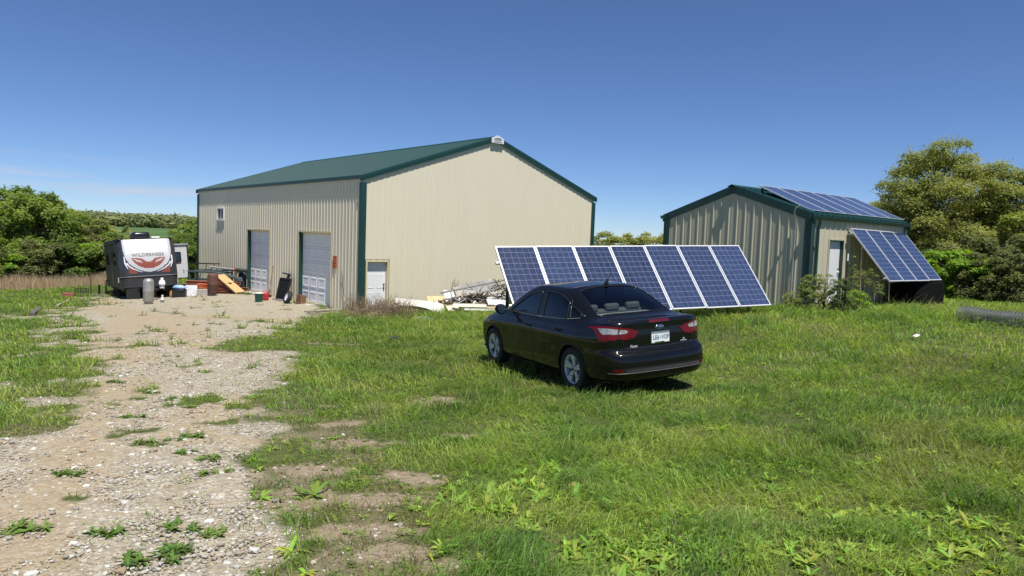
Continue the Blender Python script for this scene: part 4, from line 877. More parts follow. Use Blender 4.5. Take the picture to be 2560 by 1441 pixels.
def build_junk():
    STL = pmat('dull_grey_tank', (.36, .36, .34), .42, metal=.45, var=.12, vs=4, dirt=(.22, .17, .11), dscale=2.4, damt=.6)
    cylinder_tank('gas_tank', 'tall dull grey gas tank standing upright on gravel before the trailer nose', 'tank', -14.92, 29.05, .205, 1.10, STL, valve=False)
    q = TM @ Vector((.42, .38, .50)); cylinder_tank('gas_cylinder', 'white propane cylinder carried on the trailer drawbar', 'gas cylinder', q.x, q.y, .14, .42, M_WHITE, z=q.z)
    cylinder_tank('gas_cylinder', 'small white cylinder on the ground half behind the tall grey gas tank', 'gas cylinder', -14.62, 29.6, .09, .30, M_OFFWHITE)
    cylinder_tank('rusty_tank', 'rust brown steel tank standing upright beside the plywood ramp', 'tank', -14.18, 33.55, .235, 1.12, M_RUST, valve=False, ring=False, tilt=.03)
    # plywood ramp on two stringers, one end raised
    o = place('plywood_ramp', 'plywood board on two runners leaning down beside the rusty brown tank', 'ramp', -13.55, 34.45, 0)
    R = o.matrix_world.to_3x3(); a = Vector((-.95, .55, .86)); b_ = Vector((.42, -.15, .03)); d = (b_-a).normalized(); sd = Vector((.62, .78, .05)).normalized(); n = d.cross(sd).normalized(); n = n if n.z > 0 else -n
    Mr = Matrix((d, sd, n)).transposed(); Lr = (b_-a).length
    MB().box((a+b_)/2+n*.05, (Lr*.93, .50, .018), Mr).build('board', M_PLY, o)
    for s in (-.21, .21): MB().box((a+b_)/2+sd*s, (Lr, .045, .075), Mr).build('runner', M_PLY, o)
    mb = MB(); mb.bar(a+Vector((.05, -.1, 0)), a+Vector((.06, -.1, -.88)), .05, .05); mb.bar(a+sd*.25+Vector((.05, 0, 0)), a+sd*.25+Vector((.08, .02, -.88)), .05, .05); mb.build('leg', M_WOOD, o)
    # faded red steel beams, a stack of three layers
    k = 0
    for lay, cnt in ((0, 4), (1, 4), (2, 3), (3, 2)):
        for j in range(cnt):
            k += 1; L_ = random.uniform(2.3, 2.9)
            lbl = 'faded red steel channel in the %s layer of the stack by the workshop wall' % ('bottom', 'second', 'third', 'topmost')[lay]
            o = place('steel_beam', lbl, 'beam', -14.9+.12*j+random.uniform(-.12, .12), 34.75+.20*j, -.10+random.uniform(-.05, .05), 'faded red steel beams stacked by the wall', dz=.08+.155*lay)
            m = MB(); m.box((0, .05, 0), (L_, .012, .13)); m.box((0, 0, .059), (L_, .11, .012)); m.box((0, 0, -.059), (L_, .11, .012)); m.build('beam', M_REDSTEEL, o)
    # concrete block with an orange cord on it
    o = place('concrete_block', 'pale concrete block lying in front of the red steel beams', 'block', -14.80, 33.95, .25); mb = MB(); mb.box((0, 0, .14), (.55, .30, .30), bev=.012); mb.build('block', M_CONC, o)
    o = place('cord_coil', 'tangled orange cord heaped behind the pale concrete block', 'cord', -15.05, 34.35, 0); mb = MB(); pts = []
    for i in range(110): a = i*.62; pts.append((.20*cos(a)*(1+.3*sin(i*1.7)), .16*sin(a)*(1+.3*cos(i*1.3)), .42+.11*sin(i*.37)+.03*random.random()))
    mb.tube(pts, .014, 5); mb.box((0, 0, .16), (.34, .26, .34)); mb.build('cord', pmat('orange_cord', (.55, .13, .05), .6), o)
    # black crate, white panel, blue cloth near the trailer wheel
    o = place('storage_crate', 'black plastic crate on the gravel under the trailer nose', 'crate', -15.72, 33.45, .2); mb = MB(); mb.box((0, 0, .17), (.58, .40, .34), bev=.03); mb.box((0, 0, .33), (.62, .44, .05), bev=.015); mb.build('crate', M_BLACK, o); mb = MB(); mb.grid([[(x, y, .365+.05*sin(x*9+y*7)+.02*sin(y*23)) for y in np.linspace(-.2, .2, 9)] for x in np.linspace(-.28, .28, 12)]); mb.build('lid_cover', pmat('grey_film', (.10, .11, .12), .35), o)
    o = place('white_board', 'white board with a printed face leaning behind the black crate', 'board', -15.40, 34.0, .35, roll=-.16); mb = MB(); mb.box((0, 0, .26), (.52, .02, .52), bev=.004); mb.build('board', M_WHITE, o); mb = MB(); [mb.box((random.uniform(-.18, .18), -.0125, .12+.06*i), (random.uniform(.06, .16), .004, .012)) for i in range(6)]; mb.build('print', pmat('faint_print', (.45, .46, .48), .6), o)
    o = place('blue_bag', 'crumpled blue and white plastic bag lying on top of the black crate', 'bag', -15.78, 33.55, .1, dz=.37); mb = MB(); mb.smooth = True; mb.grid([[(.30*sin(p)*cos(q)*(1+.12*sin(5*q+p)), .15*sin(p)*sin(q)*(1+.15*cos(4*q)), .09+.10*cos(p)*(1+.2*sin(3*q))) for q in [2*pi*j/18 for j in range(18)]] for p in np.linspace(.05, pi-.05, 10)], close=True); mb.build('bag', pmat('blue_plastic', (.28, .42, .62), .4, var=.4, vs=5), o)
    o = place('orange_jug', 'small amber jug on the ground between trailer and black crate', 'jug', -16.15, 33.6, 0); mb = MB(); mb.lathe([(.001, 0), (.09, 0), (.10, .05), (.10, .22), (.05, .30), (.03, .34), (.001, .34)], 16); mb.build('jug', pmat('amber', (.42, .20, .06), .4), o)
    # dark green steel racks
    GR = pmat('dark_green_steel', (.030, .060, .055), .5, metal=.2, var=.3, vs=5); GR2 = pmat('grey_green_steel', (.12, .16, .155), .5, metal=.2, var=.25, vs=5)
    def rack(x, y, yaw, L_, D_, H_, lbl, n=9):
        o = place('steel_rack', lbl, 'rack', x, y, yaw, 'dark steel racks by the workshop wall')
        for sx in (-1, 1):
            for sy in (-1, 1): m = MB(); m.bar((sx*L_/2, sy*D_/2, 0), (sx*L_/2, sy*D_/2, H_), .05, .05); m.build('leg', GR, o)
        m = MB()
        for z in (.28, H_*.62, H_):
            m.bar((-L_/2, -D_/2, z), (L_/2, -D_/2, z), .04, .05); m.bar((-L_/2, D_/2, z), (L_/2, D_/2, z), .04, .05); m.bar((-L_/2, -D_/2, z), (-L_/2, D_/2, z), .04, .05); m.bar((L_/2, -D_/2, z), (L_/2, D_/2, z), .04, .05)
        m.build('shelf_frame', GR, o); m = MB()
        for i in range(n): xx = -L_/2+L_*(i+.5)/n; m.bar((xx, -D_/2, .30), (xx+random.uniform(-.12, .12), -D_/2+.02, H_*.95), .035, .03)
        m.build('upright_bar', GR2, o); m = MB(); [m.bar((-L_/2-.1, y_, H_+.04), (L_/2+.05, y_+.05, H_+.05+.03*i), .05, .035) for i, y_ in enumerate(np.linspace(-D_/2, D_/2, 4))]; m.build('top_rail', GR2, o); return o
    rack(-15.35, 36.0, -.12, 1.9, .75, 1.0, 'dark green steel rack nearest the trailer, with upright bars')
    rack(-14.0, 36.1, -.35, 1.2, .6, 1.02, 'dark green steel rack behind the plywood ramp near the garage door', 6)
    o = place('tube_frame', 'black bent tube frame standing up above the dark steel racks', 'frame', -15.7, 36.25, -.05, dz=1.02); m = MB()
    for y in (-.28, .28): m.tube([(-.75, y, 0), (-.62, y, .24), (-.58, y, .40), (.62, y, .42), (.48, y, .18), (.38, y, 0)], .02, 6)
    m.tube([(-.6, -.28, .40), (-.6, .28, .40)], .02, 6); m.tube([(.62, -.28, .42), (.62, .28, .42)], .02, 6); m.tube([(-.70, -.28, .12), (.45, -.28, .14)], .018, 6); m.tube([(-.15, .28, .0), (-.1, .28, .3), (0, .28, .40)], .015, 6); m.build('tube', M_BLACK, o)
    o = place('steel_post', 'long grey steel post with a dark cylinder end lying across the racks', 'post', -14.05, 35.55, -.28, dz=1.09); m = MB(); m.tube([(-1.3, 0, .10), (.25, 0, .03)], .045, 8); m.build('tube', M_GALV, o); m = MB(); m.tube([(.22, 0, .03), (.30, 0, .03), (.85, 0, -.01)], [.08, .09, .085], 12); m.build('cylinder_end', pmat('dark_olive', (.03, .04, .03), .5), o); m = MB(); m.tube([(.16, 0, .034), (.26, 0, .03)], .098, 12); m.build('red_collar', pmat('dull_red', (.30, .05, .04), .5), o); m = MB(); m.tube([(.85, 0, -.01), (1.15, 0, -.04)], .015, 6); m.build('rod', M_DARKMETAL, o)
    o = place('boom_arm', 'grey green steel arm slanting down from the racks above the plywood ramp', 'arm', -14.2, 35.3, -.30, dz=.83); m = MB(); m.bar((-.75, 0, .13), (.65, 0, -.08), .08, .11); m.box((.75, 0, -.14), (.22, .12, .20), bev=.02); m.build('arm', GR2, o)
    o = place('black_bundle', 'dark blue and black tarpaulin bundle standing between racks and garage door', 'bundle', -13.55, 35.65, 0); m = MB(); m.smooth = True; m.grid([[(.26*w*cos(q)*(1+.13*sin(4*q+z*5)), .22*w*sin(q)*(1+.12*cos(5*q)), z) for q in [2*pi*j/20 for j in range(20)]] for z, w in ((0, 1.1), (.25, 1.0), (.55, .95), (.8, .8), (.95, .6), (1.0, .05))], close=True); m.build('tarpaulin', pmat('navy_tarp', (.012, .015, .028), .5, var=.5, vs=6), o)
    # green bucket, red can, black grate, spare wheel, brown box, broom
    o = place('bucket', 'dark green bucket with white lid on gravel between the garage doors', 'bucket', -10.95, 30.65, 0); m = MB(); m.lathe([(.001, 0), (.15, 0), (.155, .01), (.185, .36), (.19, .37), (.17, .37)], 24); m.build('pail', pmat('green_plastic', (.010, .095, .070), .4), o); m = MB(); m.lathe([(.001, .40), (.17, .40), (.195, .395), (.197, .365), (.17, .365)], 24); m.build('lid', M_WHITE, o)
    o = place('fuel_can', 'red fuel can beside the green bucket', 'fuel can', -10.95, 31.35, .4); m = MB(); m.box((0, 0, .17), (.34, .24, .32), bev=.05); m.tube([(-.10, 0, .34), (-.05, 0, .42), (.08, 0, .42), (.12, 0, .34)], .018, 8); m.tube([(.14, 0, .30), (.22, 0, .44)], .022, 8); m.build('can', pmat('red_plastic', (.42, .015, .02), .4), o)
    o = place('black_grate', 'black steel grate frame with a tow bar leaning on the wall between the garage doors', 'grate', -10.2, 31.25, -.72, roll=-.24); m = MB(); w_, h_ = .80, 1.0
    for x in (-w_/2, w_/2): m.bar((x, 0, .05), (x*(1.06), 0, h_), .06, .06)
    for z in (.08, h_): m.bar((-w_/2*1.05, 0, z), (w_/2*1.05, 0, z), .06, .06)
    m.build('frame', M_BLACK, o); m = MB()
    for i in range(6): m.bar((-w_/2+w_*(i+.5)/6, 0, .1), (-w_/2+w_*(i+.5)/6, 0, h_), .03, .03)
    for i in range(5): m.bar((-w_/2, .025, .22+.15*i), (w_/2, .025, .22+.15*i), .02, .06)
    m.add([(-w_/2, .045, .08), (w_/2, .045, .08), (w_/2, .045, h_), (-w_/2, .045, h_)], [(0, 1, 2, 3)]); m.build('mesh_bar', M_BLACK, o); m = MB(); m.bar((.18, 0, h_), (.18, 0, h_+.22), .09, .09); m.bar((-.35, 0, h_+.24), (.28, 0, h_+.2), .05, .06); m.build('tow_bar', M_BLACK, o); m = MB(); m.bar((-.5, -.12, .02), (.45, -.12, .04), .05, .05); m.build('base_bar', M_GALV, o)
    o = place('spare_wheel', 'small spare wheel with white rim leaning between black grate and brown box', 'wheel', -9.55, 30.2, -.95, roll=-.35, dz=.27); m = MB(); m.lathe([(.17, .06), (.19, .085), (.25, .09), (.285, .06), (.29, 0), (.285, -.06), (.25, -.09), (.19, -.085), (.17, -.06)], 36, axis='y'); m.build('tyre', M_RUBBER, o); m = MB(); m.lathe([(.001, -.02), (.04, -.03), (.07, -.03), (.12, -.055), (.165, -.05), (.175, -.068), (.172, .06)], 30, axis='y'); m.build('rim', M_WHITE, o)
    m = MB()
    for i in range(5): m.lathe([(.001, 0), (.018, 0)], 8, c=(.085*cos(i*1.257), -.045, .085*sin(i*1.257)), axis='y')
    m.build('wheel_bolt', M_BLACK, o)
    o = place('brown_box', 'weathered brown box beside the spare wheel at the garage door', 'box', -9.0, 30.22, -.75, roll=-.1); m = MB(); m.box((0, 0, .19), (.34, .26, .38), bev=.01); m.bar((-.2, -.2, .03), (.16, -.24, .05), .09, .05); m.build('box', pmat('brown_card', (.17, .085, .045), .8, var=.25, vs=6), o)
    o = place('broom', 'wooden broom handle leaning against the far garage door edge', 'broom', -11.25, 32.85, 0); m = MB(); m.tube([(0, -.12, .0), (.12, .1, 1.45)], .016, 6); m.build('handle', pmat('brown_stick', (.16, .08, .04), .7), o); m = MB(); m.box((-.01, -.13, .05), (.28, .07, .14), bev=.01); m.build('brush', M_BLACK, o)
    for i, (dx, dy, dz, yw) in enumerate(((0, 0, .03, .75), (.08, -.12, .03, .8), (-.05, -.02, .085, .7), (.12, .05, .10, .95), (.30, -.25, .03, .6))):
        o = place('old_plank', ('grey weathered plank at the bottom of the small pile by the near garage door', 'grey plank lying alongside the small pile by the near garage door', 'short grey plank crossing the small pile by the near garage door', 'grey plank lying skewed on top of the small pile by the garage door', 'grey plank lying apart in the grass edge beside the small pile')[i], 'plank', -7.05+dx, 26.35+dy, yw, 'grey planks heaped by the garage door', dz=dz); m = MB(); m.box((0, 0, 0), (random.uniform(.9, 1.3), .14, .045)); m.build('plank', M_WOOD, o)
    # ---- left edge: wire basket, pole, posts, frame, timbers, brick
    o = place('wire_basket', 'low black wire basket at the edge of the left field', 'basket', -22.0, 36.2, .3); m = MB()
    for z in (.02, .2, .38): m.tube([(-.24, -.2, z), (.24, -.2, z), (.24, .2, z), (-.24, .2, z), (-.24, -.2, z)], .012, 5)
    for x in (-.24, 0, .24):
        for y in (-.2, .2): m.tube([(x, y, 0), (x, y, .40)], .012, 5)
    m.build('wire', M_BLACK, o)
    o = place('thin_pole', 'thin tall dark pole rising beside the wire basket', 'pole', -21.6, 36.3, 0); MB().tube([(0, 0, 0), (.0, 0, .5), (-.06, 0, 1.12)], [.028, .02, .012], 6).build('pole', M_BLACK, o)
    o = place('short_post', 'short black post between thin pole and square frame', 'post', -21.35, 36.6, 0); MB().bar((0, 0, 0), (0, 0, .52), .07, .07).build('post', M_BLACK, o)
    o = place('square_frame', 'black square hoop frame beside the dark side of the trailer', 'frame', -20.9, 36.9, .35); m = MB()
    for y in (-.12, .12): m.tube([(-.24, y, 0), (-.24, y, .72), (.26, y, .72), (.26, y, 0)], .022, 6)
    m.tube([(-.24, -.12, .70), (-.24, .12, .70)], .02, 6); m.build('frame', M_BLACK, o)
    for lbl, p, q, s_, mt in (('pale timber edging beam nearest the trailer', (-21.4, 36.0), (-20.2, 35.2), .10, M_WOOD), ('long grey timber edging beam along the left side of the gravel', (-19.9, 31.8), (-17.3, 26.9), .11, M_WOOD), ('dark old timber lying where the left field meets the gravel', (-16.9, 25.3), (-15.4, 22.7), .15, pmat('dark_timber', (.10, .085, .075), .85, var=.3, vs=5))):
        o = place('timber_beam', lbl, 'timber', p[0], p[1], 0, 'timbers edging the gravel'); b2 = Vector((q[0]-p[0], q[1]-p[1], gz1(*q)-gz1(*p)+.04)); MB().bar((0, 0, .04), b2, s_, s_).build('beam', mt, o)
    o = place('paving_brick', 'reddish paving brick at the field edge left of the trailer', 'brick', -22.2, 35.4, .4); MB().box((0, 0, .10), (.50, .3, .22), bev=.02).build('brick', pmat('red_brick', (.25, .09, .06), .9, var=.25), o)
    o = place('tan_stone', 'small tan rock lying beside the black square hoop frame', 'rock', -20.4, 36.2, 0); bm_rock(.14, 3).build('rock', pmat('tan_rock', (.45, .33, .19), .9), o)
def bm_rock(r, seed):
    rs = random.Random(seed); bm = bmesh.new(); bmesh.ops.create_icosphere(bm, subdivisions=3, radius=1)
    m = MB(); m.smooth = True; ph = [rs.uniform(0, 6) for _ in range(6)]; bm.verts.index_update()
    vs = []
    for v in bm.verts:
        c = v.co; k = 1+.22*sin(2.1*c.x+ph[0])+.2*sin(2.7*c.y+ph[1])+.12*sin(4.3*c.z+ph[2])+.06*sin(7*c.x+5*c.y+ph[3]); vs.append((c.x*k*r*1.25, c.y*k*r, c.z*k*r*.7))
    m.add(vs, [[v.index for v in f.verts] for f in bm.faces]); bm.free(); return m
# ------------------------------------------------------------------ scrap heap along the gable, wire roll, post, tarpaulin
def build_scrap():
    rnd = random.Random(11)
    def sheet(name, label, cat, x, y, yaw, w, l, mt, dz, amp=.06, pitch=0, roll=0, cor=0, part='sheet', thick=.012):
        o = place(name, label, cat, x, y, yaw, dz=dz, pitch=pitch, roll=roll); m = MB(); ph = rnd.uniform(0, 6); nx, ny = 18, 24
        f = lambda u, v: (u, v, amp*sin(3.1*u/w+ph)*cos(2.3*v/l+ph)+amp*.5*sin(7*v/l+u*2)+(cor*sin(u*2*pi/.11) if cor else 0)-amp*1.4*(abs(u)/w*2)**2*.5)
        P = [[f(u, v) for u in np.linspace(-w/2, w/2, nx if not cor else 60)] for v in np.linspace(-l/2, l/2, ny)]
        m.grid(P, smooth=True); m.grid([[(a, b, c-thick) for a, b, c in r] for r in P], smooth=True); m.build(part, mt, o); return o
    sheet('metal_sheet', 'bent white metal sheet lying on the brush heap before the gable wall', 'sheet metal', -3.35, 26.1, .45, 1.75, 1.0, M_OFFWHITE, .42, .12, .14, .28)
    sheet('metal_sheet', 'second white sheet folded under the bent white sheet on the brush heap', 'sheet metal', -3.5, 25.9, .3, 1.9, .7, M_OFFWHITE, .28, .07, .1, .1)
    o = place('board_piece', 'torn yellowish fibre board poking out above the white sheet', 'board', -3.0, 28.3, .4, roll=.9, dz=.30); MB().box((0, 0, .05), (.75, .5, .02)).build('board', pmat('fibre_board', (.55, .42, .22), .85, var=.25, vs=9), o)
    o = place('board_piece', 'white rectangular panel tilted on the scrap heap beside the branches', 'board', -2.3, 28.9, .35, roll=.85, dz=.42); MB().box((0, 0, .12), (1.0, .55, .03)).build('board', M_OFFWHITE, o)
    GS = pmat('grey_corrugated', (.17, .17, .17), .5, metal=.4, var=.15, dirt=(.3, .25, .18))
    sheet('roofing_sheet', 'grey corrugated sheet leaning behind the black truss on the scrap heap', 'roofing sheet', -1.35, 28.9, .42, 1.8, 1.3, GS, .55, .03, -.22, .75, .012)
    sheet('roofing_sheet', 'pale grey sheet lying low under the black truss on the scrap heap', 'roofing sheet', -1.4, 28.0, .40, 1.9, .9, GS, .30, .05, -.10, .40, .010)
    sheet('roofing_sheet', 'short ribbed lavender grey sheet lying beside the car door mirror', 'roofing sheet', -.50, 25.5, .25, .75, .5, pmat('lavender_grey', (.50, .50, .56), .45), .40, .01, .05, .35, .012)
    # truss
    o = place('steel_truss', 'black steel truss section lying tilted across the scrap heap', 'truss', -1.05, 28.25, .32, dz=.62, pitch=-.20, roll=.95); m = MB()
    for yy in (-.42, .06, .42): m.bar((-1.75, yy*.9, 0), (1.45, yy, 0), .055, .055)
    m.build('chord', M_BLACK, o); m = MB()
    for i in range(6): x = -1.4+.52*i; m.bar((x, -.42, 0), (x+.06, .42, 0), .04, .04)
    for i in range(3): x = -1.1+.9*i; m.bar((x, -.42, 0), (x+.5, .42, .02), .025, .025)
    m.build('web_bar', M_BLACK, o)
    sc = place('bicycle_frame', 'tangle of bent dark metal hoops and tubes on the right end of the heap', 'scrap metal', -.25, 28.6, .2, dz=.25); m = MB()
    for i in range(9):
        c = Vector((rnd.uniform(-.5, .5), rnd.uniform(-.3, .3), rnd.uniform(.1, .6))); r = rnd.uniform(.15, .32); ax = Matrix.Rotation(rnd.uniform(0, 3), 3, 'X') @ Matrix.Rotation(rnd.uniform(0, 3), 3, 'Y')
        m.tube([c+ax @ Vector((r*cos(q), r*sin(q), 0)) for q in np.linspace(0, rnd.uniform(3, 6), 16)], .013, 5)
    for i in range(14): a = Vector((rnd.uniform(-.9, .6), rnd.uniform(-.4, .4), rnd.uniform(0, .5))); m.tube([a, a+Vector((rnd.uniform(-.6, .8), rnd.uniform(-.3, .3), rnd.uniform(-.2, .5)))], rnd.uniform(.01, .022), 5)
    m.build('bent_tube', pmat('mixed_dark_steel', (.06, .055, .05), .55, metal=.3, var=.5, vs=4), sc); sc.name = 'scrap_tangle'
    for i, (a, b, lbl) in enumerate((((-.05, 0, .3), (-.75, .2, 1.55), 'white plastic pipe leaning up beside the left edge of the solar row'), ((.10, 0, .3), (-.45, .2, 1.25), 'shorter pale pipe leaning beside the white plastic pipe'))):
        o = place('plastic_pipe', lbl, 'pipe', .25, 27.8+.2*i, 0); MB().tube([a, b], .022, 7).build('pipe', M_OFFWHITE, o)
    for lbl, x, y, yw, L_, w_, dz, mt in (('long cream siding strip lying lowest at the front of the scrap heap', -1.35, 25.4, .12, 1.5, .17, .33, M_CREAM), ('white siding strip lying across grass below the cream strip', -1.0, 25.0, .10, 1.3, .10, .20, M_OFFWHITE), ('tan trim board lying next to the car front wheel', -.35, 25.0, .35, 1.1, .10, .24, pmat('tan_board', (.40, .32, .18), .7)), ('cream corner piece at the left end of the siding strips', -2.1, 25.4, .5, .45, .30, .28, M_CREAM)):
        o = place('siding_strip', lbl, 'siding', x, y, yw, 'siding strips in front of the scrap heap', dz=dz, roll=.5); m = MB(); m.box((0, 0, 0), (L_, w_, .012)); m.box((0, w_/2, .012), (L_, .012, .03)); m.build('strip', mt, o)
    o = place('plastic_bag', 'grey plastic sheet crumpled in the middle of the scrap heap', 'plastic sheet', .05, 28.0, .3, dz=.22); m = MB(); m.smooth = True; m.grid([[(.26*sin(p)*cos(q)*(1+.2*sin(5*q+p)), .18*sin(p)*sin(q), .25+.26*cos(p)*(1+.2*sin(3*q))) for q in [2*pi*j/18 for j in range(18)]] for p in np.linspace(.05, pi-.05, 10)], close=True); m.build('sheet', pmat('pale_blue_grey', (.42, .45, .50), .4, var=.3, vs=7), o)
    o = place('scrap_rubble', 'small broken bits of wood, metal and siding strewn through the scrap heap', 'rubble', -1.3, 28.1, .35); mats = [M_WOOD, GS, M_OFFWHITE, M_BLACK, pmat('brown_scrap', (.14, .09, .055), .9, var=.4, vs=5), M_DARKMETAL]
    m = MB()
    for i in range(230):
        u, v = rnd.gauss(0, .95), rnd.gauss(0, .55); hh = .52*math.exp(-(u/1.4)**2-(v/.7)**2)+rnd.uniform(-.05, .10); e = Euler((rnd.uniform(-.7, .7), rnd.uniform(-.6, .6), rnd.uniform(0, 6))).to_matrix(); m.m = rnd.choice((0, 0, 1, 2, 3, 4, 4, 4, 5)); k = rnd.random()
        m.box((u, v, max(.05, hh)), (rnd.uniform(.15, .7), rnd.uniform(.02, .09), rnd.uniform(.01, .04)) if k < .75 else (rnd.uniform(.1, .35), rnd.uniform(.1, .3), .01), e)
    ro = m.build('rubble', mats, o); ro['kind'] = 'stuff'
    # branches: each a thing
    for i in range(12):
        x, y = rnd.uniform(-2.6, -.4), rnd.uniform(28.9, 30.0); o = place('dead_branch', 'dead brown branch sticking up out of the scrap heap against the gable wall', 'branch', x, y, 0, 'dead branches in the scrap heap', dz=.2)
        p = Vector((0, 0, 0)); d = Vector((rnd.uniform(-.7, 1.2), rnd.uniform(-.3, .3), rnd.uniform(.35, .9))).normalized(); pts = [p.copy()]
        for k in range(6): p = p+d*rnd.uniform(.12, .22); d = (d+Vector((rnd.uniform(-.2, .2), rnd.uniform(-.2, .2), rnd.uniform(-.15, .15)))).normalized(); pts.append(p.copy())
        m = MB(); m.tube(pts, [.028-.0034*k for k in range(7)], 5); k = pts[3]; m.tube([k, k+(d+Vector((.4, .2, .3)))*.22], [.012, .005], 5); m.build('branch', M_BARK, o)
    for lbl, x, y, r, mt in (('grey boulder half sunk in the grass below the white sheet', -2.95, 23.6, .26, M_CONC), ('smaller grey rock left of the brush heap by the planks', -5.35, 23.5, .16, M_CONC)):
        o = place('boulder', lbl, 'rock', x, y, .4); bm_rock(r, int(r*100)).build('rock', pmat('grey_stone', (.24, .23, .20), .95, var=.3, vs=6, bump=.5, bs=20), o)
    # wire roll
    a = Vector((9.85, 15.5, gz1(9.85, 15.5)+.17)); b = Vector((10.45, 14.35, gz1(10.45, 14.35)+.15)); o = thing('wire_roll', 'rolled grey fence wire lying in the grass at the right edge', 'wire roll', mat=Matrix.Translation(a)); d = (b-a); t = d.normalized(); s1 = t.cross(Vector((0, 0, 1))).normalized(); s2 = s1.cross(t); m = MB()
    for R0 in (.17, .14, .10):
        for i in range(20):
            f = i/19; c = d*f; rr = R0*(1+.08*sin(f*9)-.18*f); m.tube([c+s1*rr*1.15*cos(q)+s2*rr*sin(q) for q in np.linspace(0, 2*pi, 15)], .0045, 4, cap=False)
        for j in range(10):
            q = 2*pi*j/10+R0*20; m.tube([d*f+(s1*1.15*cos(q)+s2*sin(q))*R0*(1+.08*sin(f*9)-.18*f) for f in np.linspace(0, 1, 14)], .0045, 4)
    m.build('wire', pmat('grey_wire', (.19, .19, .215), .5, metal=.4, var=.3), o)
    o = place('red_jug', 'faded red plastic jug at the far end of the wire roll', 'jug', 10.5, 14.2, .5); m = MB(); m.box((0, 0, .13), (.30, .2, .22), bev=.05); m.build('jug', pmat('faded_red', (.38, .08, .07), .5), o)
    # steel T-post with a white tip, in the bushes
    o = place('fence_post', 'dark steel fence post with white tip standing in the shrubs by the shed', 'post', 8.22, 17.5, 0); g = MB(); g.bar((0, 0, -.1), (.01, 0, 1.30), .035, .03); g.bar((0, -.02, -.1), (.01, -.02, 1.30), .012, .03); g.build('post', M_DARKMETAL, o); g = MB(); g.bar((.01, 0, 1.30), (.013, 0, 1.48), .037, .032); g.build('post_tip', M_WHITE, o)
    g = MB()
    for zz in (.35, .78, .86): g.box((.0, -.03, zz), (.06, .06, .05))
    g.build('insulator', M_RUST, o)
    # black tarpaulin heap behind the awning panels
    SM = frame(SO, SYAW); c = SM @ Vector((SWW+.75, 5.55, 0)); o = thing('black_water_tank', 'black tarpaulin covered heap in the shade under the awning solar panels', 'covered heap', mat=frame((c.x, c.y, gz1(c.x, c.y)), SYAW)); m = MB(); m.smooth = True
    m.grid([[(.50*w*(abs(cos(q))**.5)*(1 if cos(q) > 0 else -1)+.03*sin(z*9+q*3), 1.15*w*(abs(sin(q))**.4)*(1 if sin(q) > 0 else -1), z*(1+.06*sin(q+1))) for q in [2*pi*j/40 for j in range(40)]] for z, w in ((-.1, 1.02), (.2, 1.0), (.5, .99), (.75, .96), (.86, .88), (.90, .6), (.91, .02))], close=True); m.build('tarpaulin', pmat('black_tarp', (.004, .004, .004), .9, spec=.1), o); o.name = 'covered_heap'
    for lbl, x, y, mt in (('scrap of white paper lying in the grass on the right', 7.3, 12.7, M_OFFWHITE), ('crumpled dark blue wrapper in the grass left of the car', -2.74, 16.6, pmat('dark_blue_wrapper', (.02, .03, .06), .4))):
        o = place('litter', lbl, 'litter', x, y, .6, dz=.12); m = MB(); m.smooth = True; m.grid([[(u, v, .03*sin(9*u+v*5)+.03*cos(13*v)) for u in np.linspace(-.07, .07, 8)] for v in np.linspace(-.04, .04, 6)]); m.build('paper', mt, o)
# ------------------------------------------------------------------ ground cover masks
GRAVEL = [(-1.3,3.65),(-1.51,4.32),(-1.97,5.49),(-2.29,6.92),(-3.21,8.91),(-3.45,10.58),(-4.06,13.39),(-4.82,14.51),(-5.57,14.32),(-6.38,15.38),(-6.18,17.13),(-6.48,21.3),(-6.59,24.37),(-6.9,27.35),(-7.34,28.67),(-9.17,31.09),(-11.34,33.26),(-13.07,35.05),(-13.6,35.3),(-15.67,35.2),(-18.1,34.5),(-20.92,34.58),(-17.06,28.07),(-14.25,21.35),(-11.48,17.64),(-8.39,14.26),(-7.41,12.35),(-6.45,10.08),(-5.31,8.93),(-4.94,7.93),(-4.55,6.9),(-5.2,6.5),(-6.5,5.8),(-6,2),(-4,0),(-1.2,0)]
TANS = [[(-2.57,3.61),(-3.22,4.93),(-4.65,7.97),(-5.86,10.57)],[(-7.04,12.7),(-9.49,16.62),(-11.93,23.46)],[(-5.5,14.34),(-7.5,15.99),(-10.91,21.94),(-10.28,23.95)],[(-15.69,26.95),(-12.29,23.38),(-7.58,23.19)],[(-3.71,9.15),(-3.3,7.05),(-2.42,6.74)],[(-19.5,33.2),(-17,30),(-16,28.5)]]
BARES = [(-0.95,9.3,.40,.34),(-2.25,8.85,.18,.1),(-0.72,5.6,.4,.2),(-0.75,5.01,.35,.16),(-1.85,7.74,.35,.18),(-1.54,6.78,.45,.22),(-0.75,4.35,.3,.13),(-1.04,5.0,.35,.18),(-0.48,7.18,.25,.1),(.6,5.3,.2,.08),(-.63,3.96,.3,.15),(-1.05,4.34,.3,.15),(-1.44,4.98,.45,.28),(-.3,3.8,.25,.1),(1.64,4.57,.15,.08),(-1.66,5.75,.4,.2),(-4.03,16.32,.8,.2)]
def seg_d(x, y, ax, ay, bx, by):
    dx, dy = bx-ax, by-ay; t = np.clip(((x-ax)*dx+(y-ay)*dy)/(dx*dx+dy*dy+1e-12), 0, 1); return np.hypot(x-ax-t*dx, y-ay-t*dy)
